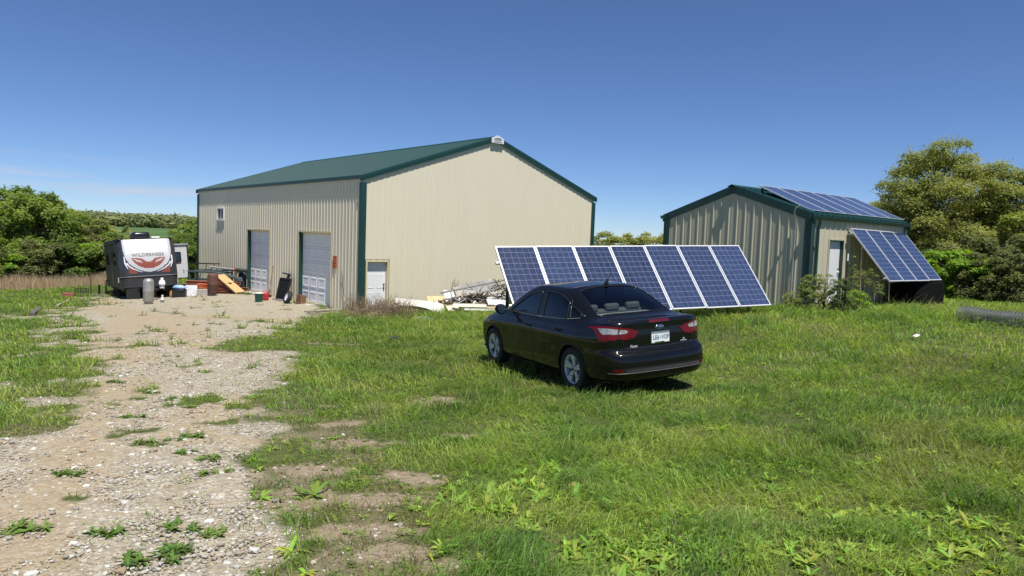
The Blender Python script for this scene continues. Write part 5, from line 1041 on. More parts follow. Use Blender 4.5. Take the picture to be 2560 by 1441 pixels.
def masks(x, y):
    x = np.asarray(x, float); y = np.asarray(y, float); r = np.hypot(x, y)
    d = np.full(x.shape, 1e9); n = len(GRAVEL)
    for i in range(n): d = np.minimum(d, seg_d(x, y, *GRAVEL[i], *GRAVEL[(i+1) % n]))
    sd = np.where(inpoly(x, y, GRAVEL), -d, d); sc = np.clip(r/13, .18, 1.3)
    wob = (vnoise(x, y, 1.1, 31, 4)-.5)*1.5*sc+(vnoise(x, y, .30, 37, 3)-.5)*.55*sc
    gr = sstep(.22, -.25, (sd+wob)/sc)
    # grass tufts that colonise the gravel, more of them along its left side
    tuft = vnoise(x, y, .55, 41, 4); left = sstep(-.2, -2.6, x+.62*y-0.9)*sstep(7, 10, y)*.0
    edgeL = np.full(x.shape, 1e9); 
    for i in range(21, 32): edgeL = np.minimum(edgeL, seg_d(x, y, *GRAVEL[i], *GRAVEL[i+1]))
    thr = .72-.13*sstep(2.2, .2, edgeL)*sstep(6, 9, r)+.10*sstep(8, 5.5, r)-.24*np.exp(-((x+4.1)/.5)**2-((y-8.85)/.38)**2)
    gr = gr*(1-sstep(thr, thr+.05, tuft)*(1-.0))
    # white stones showing through the grass left of the drive
    out = (sd > 0)*sstep(2.8, .4, edgeL); gr = np.maximum(gr, out*sstep(.56, .66, vnoise(x, y, .8, 47, 3))*.85)
    ba = np.zeros(x.shape)
    for bx, by, rx, ry in BARES: ba = np.maximum(ba, np.exp(-((x-bx)/rx)**2-((y-by)/ry/1.25)**2))
    ba = sstep(.36, .75, ba+(vnoise(x, y, .14, 53, 4)-.5)*1.1)
    # worn strip between the drive and the lawn near the camera
    worn = sstep(1.5, .1, sd)*(sd > -.1)*sstep(10.5, 7, r)*sstep(.40, .60, vnoise(x, y, .42, 59, 4)); ba = np.maximum(ba, worn*.62)
    tn = np.full(x.shape, 1e9)
    for pl in TANS:
        for a, b in zip(pl, pl[1:]): tn = np.minimum(tn, seg_d(x, y, *a, *b)/np.clip(hypot((a[0]+b[0])/2, (a[1]+b[1])/2)/8, .6, 2.2))
    tn = sstep(.55, .08, tn+(vnoise(x, y, .9, 61, 3)-.5)*.5)
    # no grass under car, slab or shed
    return gr, ba, tn, sd
def ground_mat():
    m, nt, p = _nt('ground'); N = nt.nodes; L = nt.links
    tc = N.new('ShaderNodeTexCoord'); pos = tc.outputs['Object']
    def noise(sc, det=5, rough=.55):
        n = N.new('ShaderNodeTexNoise'); n.inputs['Scale'].default_value = sc; n.inputs['Detail'].default_value = det; n.inputs['Roughness'].default_value = rough; L.new(pos, n.inputs['Vector']); return n
    def ramp(sock, *st):
        r = N.new('ShaderNodeValToRGB'); e = r.color_ramp.elements
        while len(e) < len(st): e.new(.5)
        for k, (q, c) in enumerate(st): e[k].position = q; e[k].color = (*c, 1)
        L.new(sock, r.inputs[0]); return r.outputs[0]
    def mix(f, a, b, mode='MIX'):
        x = N.new('ShaderNodeMix'); x.data_type = 'RGBA'; x.blend_type = mode
        if isinstance(f, float): x.inputs[0].default_value = f
        else: L.new(f, x.inputs[0])
        L.new(a, x.inputs[6]); L.new(b, x.inputs[7]); return x.outputs[2]
    def mth(op, a, b):
        q = N.new('ShaderNodeMath'); q.operation = op
        for k, v in enumerate((a, b)):
            if isinstance(v, float): q.inputs[k].default_value = v
            else: L.new(v, q.inputs[k])
        return q.outputs[0]
    at = {}
    for k in ('gravel', 'bare', 'tan', 'far'):
        a = N.new('ShaderNodeAttribute'); a.attribute_name = k; at[k] = a.outputs['Fac']
    # gravel: cells of two sizes over dusty fines
    v1 = N.new('ShaderNodeTexVoronoi'); v1.inputs['Scale'].default_value = 62; L.new(pos, v1.inputs['Vector'])
    v2 = N.new('ShaderNodeTexVoronoi'); v2.inputs['Scale'].default_value = 24; L.new(pos, v2.inputs['Vector'])
    s1 = N.new('ShaderNodeSeparateColor'); L.new(v1.outputs['Color'], s1.inputs[0]); s2 = N.new('ShaderNodeSeparateColor'); L.new(v2.outputs['Color'], s2.inputs[0])
    st1 = ramp(s1.outputs[0], (0, (.13, .115, .09)), (.4, (.27, .245, .20)), (.75, (.37, .35, .305)), (1, (.52, .505, .465)))
    st2 = ramp(s2.outputs[1], (0, (.20, .175, .14)), (.6, (.34, .315, .265)), (1, (.50, .48, .43)))
    fines = ramp(noise(3.1, 7).outputs[0], (.3, (.275, .245, .185)), (.7, (.37, .34, .275)))
    g = mix(ramp(s2.outputs[0], (.62, (0, 0, 0)), (.66, (1, 1, 1))), st1, st2)
    g = mix(ramp(noise(6, 6).outputs[0], (.42, (0, 0, 0)), (.62, (.75, .75, .75))), g, fines)
    tanc = ramp(noise(7, 8).outputs[0], (.3, (.27, .21, .135)), (.7, (.36, .295, .20)))
    g = mix(mth('MULTIPLY', at['tan'], .55), g, tanc)
    dirt = ramp(noise(18, 8, .7).outputs[0], (.3, (.15, .115, .075)), (.55, (.25, .20, .14)), (.8, (.33, .28, .20)))
    soil = ramp(noise(9, 7, .7).outputs[0], (.3, (.040, .050, .016)), (.6, (.080, .095, .028)), (.8, (.16, .14, .065)))
    field = ramp(noise(.035, 5).outputs[0], (.3, (.050, .095, .032)), (.7, (.080, .135, .045)))
    wm = N.new('ShaderNodeRGB'); wm.outputs[0].default_value = (.97, .93, .84, 1); g = mix(1.0, g, wm.outputs[0], 'MULTIPLY'); c = mix(at['bare'], soil, dirt); c = mix(at['gravel'], c, g); c = mix(at['far'], c, field)
    L.new(c, p.inputs['Base Color']); p.inputs['Roughness'].default_value = .95; p.inputs['Specular IOR Level'].default_value = .2
    h = mth('ADD', mth('MULTIPLY', v1.outputs['Distance'], -.55), mth('MULTIPLY', noise(60, 4).outputs[0], .5)); h = mth('ADD', h, mth('MULTIPLY', v2.outputs['Distance'], -.8))
    b = N.new('ShaderNodeBump'); b.inputs['Strength'].default_value = .55; b.inputs['Distance'].default_value = .022; L.new(h, b.inputs['Height']); L.new(b.outputs[0], p.inputs['Normal'])
    return m
def build_ground():
    rr = np.concatenate([[.15], np.geomspace(.8, 60, 420), np.geomspace(62, 2600, 90)])
    aa = np.concatenate([np.linspace(-pi, -.86, 50, endpoint=False), np.linspace(-.86, .86, 560), np.linspace(.86, pi, 50)[1:-1]])
    R_, A_ = np.meshgrid(rr, aa, indexing='ij'); X = R_*np.sin(A_); Y = R_*np.cos(A_); nA = len(aa)
    x = X.ravel(); y = Y.ravel(); z = gz(x, y); near = np.hypot(x, y) < 64
    gr = np.zeros(len(x)); ba = gr.copy(); tn = gr.copy(); q = masks(x[near], y[near]); gr[near], ba[near], tn[near] = q[:3]
    z = z+gr*(vnoise(x, y, .25, 71, 2)-.5)*.03
    far = sstep(70, 160, np.hypot(x, y))
    idx = np.arange(len(x)).reshape(len(rr), nA); a = idx[:-1]; b = idx[1:]
    F = np.stack([a, np.roll(a, -1, 1), np.roll(b, -1, 1), b], -1).reshape(-1, 4)
    o = np_mesh('ground', np.stack([x, y, z], 1), F, ground_mat(), {'gravel': gr, 'bare': ba, 'tan': tn, 'far': far}, smooth=True)
    tag(o, kind='structure'); return o
# ------------------------------------------------------------------ grass
HB = [(-4.9,24.6,1.3,.14),(-3.2,22.6,1.8,.14),(-2.9,27.6,1.0,.18),(-.8,24.4,1.5,.16),(2.2,22,2.5,.08),(7.8,17.6,1.4,.09),(12.6,22.2,2.4,.12),(-5.9,21,1.0,.09),(10.3,17,1.5,.05)]
def tussock(x, y): return sstep(.60, .74, vnoise(x, y, .55, 171, 3))
def grass_h(x, y):
    h = .045+.09*sstep(.25, .8, vnoise(x, y, 1.1, 81, 3))+.06*sstep(.3, .8, vnoise(x, y, .33, 83, 2))
    h = h+.035*sstep(11.5, 16, y)*sstep(-5, -2, x)
    h = h+.06*tussock(x, y)
    for bx, by, s, a in HB: h = h+a*np.exp(-((x-bx)**2+(y-by)**2)/(2*s*s))
    return h*np.where(x < -9, 1.25, 1)
def blades(x, y, z, h, w, col, lean, two=True):
    n = len(x); a = RNG.uniform(0, 2*pi, n); la = RNG.uniform(0, 2*pi, n)*.75+vnoise(x, y, 1.3, 91, 2)*5
    dx = np.cos(la)*lean*h; dy = np.sin(la)*lean*h; wx = np.cos(a)*w/2; wy = np.sin(a)*w/2
    b = np.stack([x, y, z], 1); W2 = np.stack([wx, wy, 0*wx], 1); t = np.stack([dx, dy, h*np.maximum(.3, 1-.28*lean**2)], 1); m = np.stack([dx*.32, dy*.32, h*.56], 1)
    V = np.stack([b-W2, b+W2, b+m+W2*.85, b+m-W2*.85, b+t], 1).reshape(-1, 3)
    i = np.arange(n)[:, None]*5
    return V, i+np.array([[0, 1, 2, 3]]), i+np.array([[3, 2, 4]]), np.repeat(col, 5, 0)
def in_obb(x, y, M, x0, x1, y0, y1):
    Mi = M.inverted(); lx = Mi[0][0]*x+Mi[0][1]*y+Mi[0][3]; ly = Mi[1][0]*x+Mi[1][1]*y+Mi[1][3]
    return (lx > x0) & (lx < x1) & (ly > y0) & (ly < y1)
def frame2(loc, yaw): return frame((loc[0], loc[1], 0), yaw)
def sample_polar(r0, r1, a0, a1, dens):
    """points with area density dens(r)"""
    rs = np.geomspace(r0, r1, 400); f = dens(rs)*rs*(a1-a0); c = np.concatenate([[0], np.cumsum((f[1:]+f[:-1])/2*np.diff(rs))]); n = int(c[-1])
    r = np.interp(RNG.uniform(0, c[-1], n), c, rs); a = RNG.uniform(a0, a1, n); return r*np.sin(a), r*np.cos(a), r
GREENS = np.array([(.150,.265,.052),(.195,.325,.058),(.245,.370,.066),(.290,.405,.072),(.330,.415,.090),(.350,.390,.135)])
def build_grass():
    x, y, r = sample_polar(2.3, 62, -.86, .84, lambda r: 3700*np.minimum(1, (4.5/r))**1.62)
    gr, ba, tn, sd = masks(x, y)
    cl = vnoise(x, y, .35, 101, 3); fz = vnoise(x, y, .12, 103, 2); keep = RNG.uniform(0, 1, len(x)) < np.clip(1-gr-.35*(fz-.3), 0, 1)**1.4*(1-.62*ba*(.4+1.1*fz))*(1-.55*sstep(1.3, -.2, sd)*sstep(12, 8, r)*(x > -4.2))*np.clip(.35+1.5*(cl-.2), .15, 1)
    keep |= (RNG.uniform(0, 1, len(x)) < .10*sstep(.40, .75, vnoise(x, y, .28, 107, 3))) & (sd > -1.1)
    for M, bx in ((frame2(BO, BYAW), (0, BW, 0, BL)), (frame2(SO, SYAW), (0, SWW, 0, SL)), (frame2(TM.translation, -.956), (-6, .3, -1.1, 1.1))): keep &= ~in_obb(x, y, M, *bx)
    cm = frame2(CARPOS, CARYAW); under = in_obb(x, y, cm, -2.1, 2.1, -.8, .8); keep &= ~(under & (RNG.uniform(0, 1, len(x)) < .75))
    tree_edge = (y > 35) & (x > 4); keep &= ~(tree_edge & (RNG.uniform(0, 1, len(x)) < .6))
    x, y, r = x[keep], y[keep], r[keep]; gr = gr[keep]; ba = ba[keep]; sd = sd[keep]; n = len(x); z = gz(x, y)-.01
    h = grass_h(x, y)*RNG.uniform(.55, 1.35, n)*(1-.6*ba)*np.where(gr > .3, .5, 1)*(1-.4*sstep(1.2, -.2, sd)*sstep(12, 8, r))
    h = np.where(in_obb(x, y, cm, -2.3, 2.3, -.95, .95), np.minimum(h, .15), h)
    w = .0052*np.maximum(1, r/4.5)**.78*RNG.uniform(.7, 1.4, n)
    k = np.clip((vnoise(x, y, .8, 111, 4)*8.6-1.5+RNG.normal(0, .9, n)), 0, 5.99).astype(int); col = GREENS[k]*1.06*RNG.uniform(.72, 1.32, (n, 1))
    dk = sstep(.52, .72, vnoise(x, y, 3.2, 121, 2))[:, None]; col = col*(1-.22*dk); tk = tussock(x, y)[:, None]; col = col*(1-tk*np.array([.30, .20, .10]))
    dry = RNG.uniform(0, 1, n) < np.where(ba > .15, .55, .05); col[dry] = np.array([.30, .245, .14])*RNG.uniform(.7, 1.25, (dry.sum(), 1))
    V, F4, F3, C = blades(x, y, z, h, w, col, RNG.uniform(.45, 1.55, n))
    tag(np_mesh('grass', V, [F4, F3], M_GRASS, {'col': C}), 'green spring grass growing over the lawn around the car', 'grass', kind='stuff')
    # seed stalks and long bent stems
    x, y, r = sample_polar(3, 26, -.75, .75, lambda r: 14*np.minimum(1, 8/r)); gr, ba, tn, sd = masks(x, y); k = (gr < .2) & (ba < .3) & ~in_obb(x, y, cm, -2.4, 2.4, -1, 1) & ~in_obb(x, y, frame2(BO, BYAW), 0, BW, 0, BL) & ~in_obb(x, y, frame2(SO, SYAW), 0, SWW, 0, SL); x, y, r = x[k], y[k], r[k]; n = len(x)
    col = np.array([.26, .28, .12])*RNG.uniform(.7, 1.3, (n, 1)); V, F4, F3, C = blades(x, y, gz(x, y), grass_h(x, y)*RNG.uniform(1.5, 2.3, n), .0035*np.maximum(1, r/5)**.7, col, RNG.uniform(.2, .8, n))
    tag(np_mesh('grass_stalks', V, [F4, F3], M_GRASS, {'col': C}), 'thin pale grass stalks standing above the lawn', 'grass', kind='stuff')
    # dry straw strip along the wood, dead weeds at the workshop corner
    n = 9000; t = RNG.uniform(0, 1, n); px = np.interp(t, [0, .25, .55, 1], [-40, -30.5, -27.6, -22.6]); py = np.interp(t, [0, .25, .55, 1], [41.5, 41.6, 43.2, 47.5]); of = RNG.normal(0, .9, n); x = px-.45*of; y = py+.9*of
    col = np.array([.62, .50, .33])*RNG.uniform(.6, 1.25, (n, 1)); V1 = blades(x, y, gz(x, y), RNG.uniform(.35, .95, n)*(.6+.8*vnoise(x, y, 1.5, 7, 2)), .019, col, RNG.uniform(.05, .45, n))
    tag(np_mesh('dry_grass', V1[0], [V1[1], V1[2]], M_GRASS, {'col': V1[3]}), 'strip of tall straw coloured dry grass along the edge of the wood', 'dry grass', kind='stuff')
    n = 520; c = np.array([(-5.6, 25.6), (-5.2, 25.9), (-4.4, 25.6), (-3.6, 23.9), (-4.9, 26.2), (-5.9, 26.0), (-3.9, 24.2)])[RNG.integers(0, 7, n)]; x = c[:, 0]+RNG.normal(0, .16, n); y = c[:, 1]+RNG.normal(0, .16, n)
    V1 = blades(x, y, gz(x, y), RNG.uniform(.4, 1.05, n), .017, np.array([.33, .27, .17])*RNG.uniform(.6, 1.3, (n, 1)), RNG.uniform(.2, 1.0, n)); tag(np_mesh('dead_weeds', V1[0], [V1[1], V1[2]], M_GRASS, {'col': V1[3]}), 'dead grey brown weed stems beside the workshop corner', 'dead weeds', kind='stuff')
def build_brush():
    x, y = -4.45, 24.5; o = place('brush_heap', 'heap of brown cut brush and twigs in front of the workshop walk door', 'brush heap', x, y, .4); g0 = gz1(x, y); m = MB()
    for i in range(620):
        a = random.uniform(0, 2*pi); q = sqrt(random.random()); px, py = 1.25*q*cos(a), .75*q*sin(a); hh = .62*(1-q*q); z0 = random.uniform(.0, max(.05, hh)); L_ = random.uniform(.25, .8); b = random.uniform(0, 2*pi); sl = random.uniform(-.25, .35); p = Vector((px, py, z0)); e = p+Vector((cos(b)*L_, sin(b)*L_*.6, sl*L_)); e.z = min(e.z, .62); mid = (p+e)/2+Vector((0, 0, random.uniform(0, .08))); m.tube([p, mid, e], [.009, .007, .004], 4, cap=False)
    ob = m.build('twigs', pmat('brown_twigs', (.20, .14, .10), .9, var=.4, vs=3), o); ob['kind'] = 'stuff'
    mm = MB(); mm.smooth = True; mm.grid([[(1.05*sin(p)*cos(q), .62*sin(p)*sin(q), .30*cos(p)*(1+.2*sin(5*q))-.03) for q in [2*pi*j/24 for j in range(24)]] for p in np.linspace(.02, pi/2, 8)], close=True); mm.build('heap_core', pmat('brown_litter', (.11, .075, .05), .95, var=.5, vs=9, bump=.8, bs=30), o)
# ------------------------------------------------------------------ broad-leaved weeds
def leaf_strip(L_, w, up, seg=5, curl=1.0, n0=0):
    """leaf along +x: returns rows of (left, right) with a keel"""
    rows = []
    for k in range(seg+1):
        t = k/seg; ang = up-curl*t*1.25; px = L_*(t-.12*t*t*abs(curl)); pz = L_*(up*.55*t-.42*curl*t*t); ww = w*(sin(pi*min(1, t*.86+.10))**.8)*(1 if t < .99 else .12)
        rows.append(((px, -ww/2, pz+ww*.16), (px, 0, pz), (px, ww/2, pz+ww*.16)))
    return rows
def rosettes(xs, ys, zs, sizes, cols, nl=(7, 12), up=(.25, .9), wd=1.0):
    V = []; F = []; C = []; rnd = random.Random(5)
    for x, y, z, s, c in zip(xs, ys, zs, sizes, cols):
        for i in range(rnd.randint(*nl)):
            a = rnd.uniform(0, 2*pi); R_ = leaf_strip(s*rnd.uniform(.6, 1.1), s*wd*rnd.uniform(.13, .23), rnd.uniform(*up), 4, rnd.uniform(.4, 1.1)); ca, sa = cos(a), sin(a); cc = [q*rnd.uniform(.8, 1.25) for q in c]; tw = rnd.uniform(-.3, .3)
            b = len(V)
            for row in R_:
                for (px, py, pz) in row: V.append((x+px*ca-py*sa, y+px*sa+py*ca, z+pz+py*tw)); C.append(cc)
            for k in range(len(R_)-1):
                for j in range(2): q = b+k*3+j; F.append((q, q+1, q+4, q+3))
    return np.array(V), np.array(F), np.array(C)
WEEDS = [(-3.03,4.31,'far left'),(-2.44,4.26,''),(-2.11,4.45,''),(-1.83,4.28,''),(-2.08,3.82,''),(-1.91,3.94,''),(-3.4,6.68,''),(-3.14,6.96,''),(-2.92,6.31,''),(-2.61,6.1,''),(-3.52,5.55,''),(-4.24,7.89,''),(-3.84,8.51,''),(-4.4,9.06,''),(-4.82,9.47,''),(-7.83,14.35,''),(-5.81,10.38,''),(-6.32,13.16,''),(-2.29,5.66,''),(-9.06,17.23,'')]
WL = ['small weed clump in gravel nearest the lower left corner', 'dark green weed clump in the gravel, leftmost of the bottom three', 'middle and tallest of the three dark weed clumps low in the gravel', 'weed clump lying beside the sparse grass, rightmost of the bottom three', 'broad flat weed patch lowest in the gravel', 'weed tuft joined to the right end of the lowest weed patch', 'wide low weed strip halfway up the near gravel', 'weed clump at the upper end of the wide low weed strip', 'round weed tuft below the right end of the wide weed strip', 'thin flat weed streak right of the round weed tuft', 'pale flat weed by the tan wheel track on the left', 'flat weed left of the pale gravel patch', 'dark weed clump right of the grassy island in the gravel', 'weed on the near side of the grassy island in the gravel', 'weed on the left end of the grassy island in the gravel', 'flat weed tuft far up the gravel toward the trailer', 'small weed beside the left field, mid drive', 'weed tuft in the middle of the far gravel', 'flat weed beside the worn edge of the lawn', 'farthest flat weed on the left track of the drive']
PATCH = [(0.02, 5.34),(0.72, 5.25),(0.59, 5.81),(1.57, 5.59),(1.14, 4.49),(1.29, 4.09),(2.16, 4.74),(2.63, 4.59),(2.9, 4.32),(-0.21, 4.67),(3.89, 5.57),(2.29, 5.82),(1.26, 4.72),(0.99, 4.02),(1.95, 3.99),(2.47, 3.89),(0.7, 3.95)]
def build_weeds():
    for i, (x, y, _) in enumerate(WEEDS):
        s = random.uniform(.055, .085)*(1.15 if y < 5 else 1.1); n = random.randint(5, 9)
        xs = [x+random.gauss(0, .07) for _ in range(n)]; ys = [y+random.gauss(0, .045) for _ in range(n)]; zs = [gz1(a, b)+.005 for a, b in zip(xs, ys)]
        V, F, C = rosettes(xs, ys, zs, [s]*n, [(.10, .175, .034) if i % 3 else (.15, .22, .05)]*n, (9, 16), (.3, 1.3)); g = gz1(x, y); V = V-np.array([x, y, g])
        o = np_mesh('weed_clump', V, F, M_WEED, {'col': C}, smooth=True); o.location = (x, y, g); tag(o, WL[i], 'weed', 'weed clumps growing in the gravel drive')
    x, y, r = sample_polar(3.2, 17, -.62, .74, lambda r: 30*np.minimum(1, (4/r))**1.4); gr, ba, tn, sd = masks(x, y); pr = sstep(.44, .66, vnoise(x, y, .9, 131, 3))*np.where(x > -.6, 1, .45); k = (gr < .35) & (RNG.uniform(0, 1, len(x)) < pr) & ~in_obb(x, y, frame2(CARPOS, CARYAW), -2.5, 2.5, -1.2, 1.2); x, y, r = x[k], y[k], r[k]
    pal = np.array([(.25,.38,.055),(.21,.33,.05),(.30,.41,.065),(.16,.27,.045)])
    V, F, C = rosettes(x, y, gz(x, y)+.01, np.where(RNG.uniform(0, 1, len(x)) < .22*sstep(9, 5, r), RNG.uniform(.12, .20, len(x)), RNG.uniform(.045, .10, len(x))), pal[RNG.integers(0, 4, len(x))], (5, 11), (.35, 1.25))
    tag(np_mesh('lawn_weeds', V, F, M_WEED, {'col': C}, smooth=True), 'bright green broad-leaved weeds spread through the lawn', 'weeds', kind='stuff')
    # lush patches of broad leaves in the near lawn
    cx = np.array(PATCH); n = 560; k = RNG.integers(0, len(cx), n); x = cx[k, 0]+RNG.normal(0, .26, n); y = cx[k, 1]+RNG.normal(0, .20, n)
    pal = np.array([(.22,.35,.048),(.19,.31,.044),(.28,.39,.06)])
    V, F, C = rosettes(x, y, gz(x, y)+.01, RNG.uniform(.05, .10, n), pal[RNG.integers(0, 3, n)], (5, 9), (.8, 1.6), 1.25)
    tag(np_mesh('broadleaf_weeds', V, F, M_WEED, {'col': C}, smooth=True), 'patches of lush broad leaves in the near lawn', 'weeds', kind='stuff')
    # low creeping leaves over worn ground and edges
    x, y, r = sample_polar(3.0, 20, -.80, .3, lambda r: 70*np.minimum(1, (5/r))**1.6); gr, ba, tn, sd = masks(x, y); k = (sd > -1.0) & (sd < 1.8) & (gr < .9) & (RNG.uniform(0, 1, len(x)) < .75*sstep(.42, .6, vnoise(x, y, .5, 141, 3))); x, y = x[k], y[k]
    pal = np.array([(.095,.160,.035),(.120,.180,.044),(.140,.205,.040),(.19,.18,.08)])
    V, F, C = rosettes(x, y, gz(x, y)+.004, RNG.uniform(.035, .085, len(x)), pal[RNG.integers(0, 4, len(x))], (4, 8), (.2, .8))
    tag(np_mesh('creeping_weeds', V, F, M_WEED, {'col': C}, smooth=True), 'low creeping weeds along the worn edge of the gravel', 'weeds', kind='stuff')
def build_stones():
    base = []; rnd = random.Random(3)
    for s in range(6):
        bm = bmesh.new(); bmesh.ops.create_icosphere(bm, subdivisions=1, radius=1); v = np.array([p.co[:] for p in bm.verts]); bm.verts.index_update(); f = np.array([[q.index for q in p.verts] for p in bm.faces]); bm.free()
        rs = np.random.default_rng(s); v = v*rs.uniform(.72, 1.2, (len(v), 1))*np.array([1.2, .9, .6]); base.append((v, f))
    x, y, r = sample_polar(2.8, 20, -.80, .35, lambda r: 2400*np.minimum(1, (4/r))**1.9); gr, ba, tn, sd = masks(x, y)
    k = RNG.uniform(0, 1, len(x)) < np.clip(gr*.9*(1-.5*tn)+.10*(ba > .3), 0, 1); x, y, r = x[k], y[k], r[k]; n = len(x); z = gz(x, y)
    s = np.exp(RNG.normal(-4.95, .5, n))*np.maximum(1, r/5)**.45; s = np.clip(s, .003, .045); a = RNG.uniform(0, 2*pi, n); kind = RNG.integers(0, 6, n)
    pal = np.array([(.40,.385,.345),(.33,.30,.25),(.27,.235,.185),(.50,.485,.445),(.30,.23,.145),(.26,.235,.20)]); col = pal[np.minimum(RNG.integers(0, 7, n), 5)]*RNG.uniform(.8, 1.15, (n, 1))
    Vs = []; Fs = []; Cs = []; off = 0
    for q in range(6):
        v, f = base[q]; i = np.where(kind == q)[0]; ca, sa = np.cos(a[i])[:, None], np.sin(a[i])[:, None]
        P = np.stack([(v[None, :, 0]*ca-v[None, :, 1]*sa)*s[i][:, None]+x[i][:, None], (v[None, :, 0]*sa+v[None, :, 1]*ca)*s[i][:, None]+y[i][:, None], v[None, :, 2]*s[i][:, None]+(z[i]+s[i]*.25)[:, None]], -1).reshape(-1, 3)
        Vs.append(P); Fs.append((f[None]+(np.arange(len(i))*len(v))[:, None, None]).reshape(-1, 3)+off); Cs.append(np.repeat(col[i], len(v), 0)); off += len(P)
    m, nt, p = _nt('limestone'); at = nt.nodes.new('ShaderNodeAttribute'); at.attribute_name = 'col'; nt.links.new(at.outputs['Color'], p.inputs['Base Color']); p.inputs['Roughness'].default_value = .9
    tag(np_mesh('gravel_stones', np.concatenate(Vs), np.concatenate(Fs), m, {'col': np.concatenate(Cs)}), 'loose pale limestone chips scattered over the gravel drive', 'gravel', kind='stuff')
# ------------------------------------------------------------------ trees
def crown_cards(P, N, size, col, asp=.75):
    """one bent leaf-cluster card per point: two triangles folded along the middle"""
    n = len(P); a = RNG.normal(0, 1, (n, 3)); t = np.cross(N, a); t /= np.linalg.norm(t, axis=1, keepdims=True)+1e-9; b = np.cross(N, t); s = size[:, None]
    V = np.stack([P-t*s, P+b*s*asp*.5+N*s*.18, P+t*s, P-b*s*asp*.5+N*s*.18], 1).reshape(-1, 3); i = np.arange(n)[:, None]*4
    return V, np.concatenate([i+np.array([[0, 1, 2]]), i+np.array([[0, 2, 3]])], 0), np.repeat(col, 4, 0)
def tree_data(seed, H, R_, trunk=.22, nleaf=9000, leaf=.12, pal=((.06, .10, .02), (.10, .15, .03)), lobes=34, flat=.8, low=.25, open_=.0):
    rs = random.Random(seed); g = np.random.default_rng(seed); mb = MB(); mb.smooth = True
    th = H*trunk; r0 = max(.04, .024*H); top = Vector((rs.uniform(-.1, .1)*R_, rs.uniform(-.1, .1)*R_, H*.78))
    mid = Vector((top.x*.3, top.y*.3, th)); mb.tube([(0, 0, -.25), (0, 0, .15), mid*.6, mid, (mid+top)/2+Vector((rs.uniform(-.1, .1)*R_, rs.uniform(-.1, .1)*R_, 0)), top], [r0*1.5, r0*1.15, r0, r0*.85, r0*.5, r0*.15], 8)
    cen = []
    for k in range(lobes):
        f = (k+.5)/lobes; zz = low*H+(H*.97-low*H)*f; q = (zz-low*H)/(H*.97-low*H); prof = (max(.02, 1-abs(q-.42)**2.2/(.62**2.2)))**.5; a = k*2.39996+rs.uniform(-.5, .5); rad = R_*prof*sqrt(rs.uniform(.12, 1))*rs.uniform(.78, 1.05)
        c = Vector((rad*cos(a), rad*sin(a), zz+rs.uniform(-.05, .05)*H)); cen.append((c, R_*rs.uniform(.20, .36)*(1-.25*q)))
        zb = max(th*.7, zz-rad*rs.uniform(.5, .9)); f2 = min(1, zb/top.z); base = Vector((top.x*f2*.7, top.y*f2*.7, min(zb, top.z*.95))); m1 = base.lerp(c, .5)+Vector((0, 0, -.06*rad)); rb = r0*.42*(1-.5*q)
        mb.tube([base, m1, c], [rb, rb*.6, rb*.22], 5, cap=False)
        for _ in range(3): e = c+Vector((rs.gauss(0, 1), rs.gauss(0, 1), rs.gauss(.4, .7)))*cen[-1][1]*.75; mb.tube([m1.lerp(c, rs.uniform(.3, 1)), (c+e)/2, e], [rb*.25, rb*.18, .006], 4, cap=False)
    wsum = sum(r*r for _, r in cen); Ps = []; Ns = []; Cs = []; Ss = []
    pal = np.array(pal)
    for c, r in cen:
        n = max(20, int(nleaf*r*r/wsum)); d = g.normal(0, 1, (n, 3)); d /= np.linalg.norm(d, axis=1, keepdims=True); d[:, 2] = np.where(d[:, 2] < -.35, -d[:, 2]*.6, d[:, 2])
        rr = r*(.45+.62*g.uniform(0, 1, n)**.55)*(1+.28*np.sin(d[:, 0]*5+c.x*3)*np.cos(d[:, 1]*6+c.y)); P = np.array(c)+d*rr[:, None]*np.array([1, 1, flat])
        Ps.append(P); nn = d*.6+g.normal(0, .5, (n, 3))+np.array([0, 0, .62]); Ns.append(nn/np.linalg.norm(nn, axis=1, keepdims=True))
        k = g.uniform(0, 1); base = pal[0]*(1-k)+pal[1]*k; Cs.append(base*g.uniform(.75, 1.28, (n, 1))*(1+g.normal(0, .05, (n, 3)))); Ss.append(leaf*g.uniform(.55, 1.25, n))
    V, F, C = crown_cards(np.concatenate(Ps), np.concatenate(Ns), np.concatenate(Ss), np.concatenate(Cs)); P = np.concatenate(Ps); ax = np.array([0, 0, H*.40]); q = (P-ax)/np.array([R_, R_, H*.6]); q = q/(np.linalg.norm(q, axis=1, keepdims=True)+1e-6); q = q*.55+np.concatenate(Ns)*.55+np.array([0, 0, .25]); q /= np.linalg.norm(q, axis=1, keepdims=True); return mb, V, F, C, np.repeat(q, 4, 0)
def make_tree(name, label, cat, x, y, data, group=None, rot=0, sc=1.0, dz=-.1, sxy=1.0):
    t = thing(name, label, cat, (x, y, gz1(x, y)+dz), rot, group); t.scale = (sc*sxy, sc*sxy, sc)
    mb, V, F, C, NV = data[:5]
    if len(data) == 5:
        a = mb.build('trunk', M_BARK, t, recalc=False); b = np_mesh('crown', V, F, M_LEAF, {'col': C}, parent=t); return t, (mb, V, F, C, NV, a.data, b.data)
    a = bpy.data.objects.new('trunk', data[5]); b = bpy.data.objects.new('crown', data[6])
    for o in (a, b): COL.objects.link(o); o.parent = t
    return t, data
GRN = ((.145, .225, .046), (.27, .355, .078)); OLV = ((.235, .275, .075), (.37, .395, .115)); YGR = ((.22, .29, .062), (.33, .38, .09)); DUL = ((.20, .23, .08), (.31, .325, .115)); BRT = ((.18, .31, .042), (.26, .40, .06))
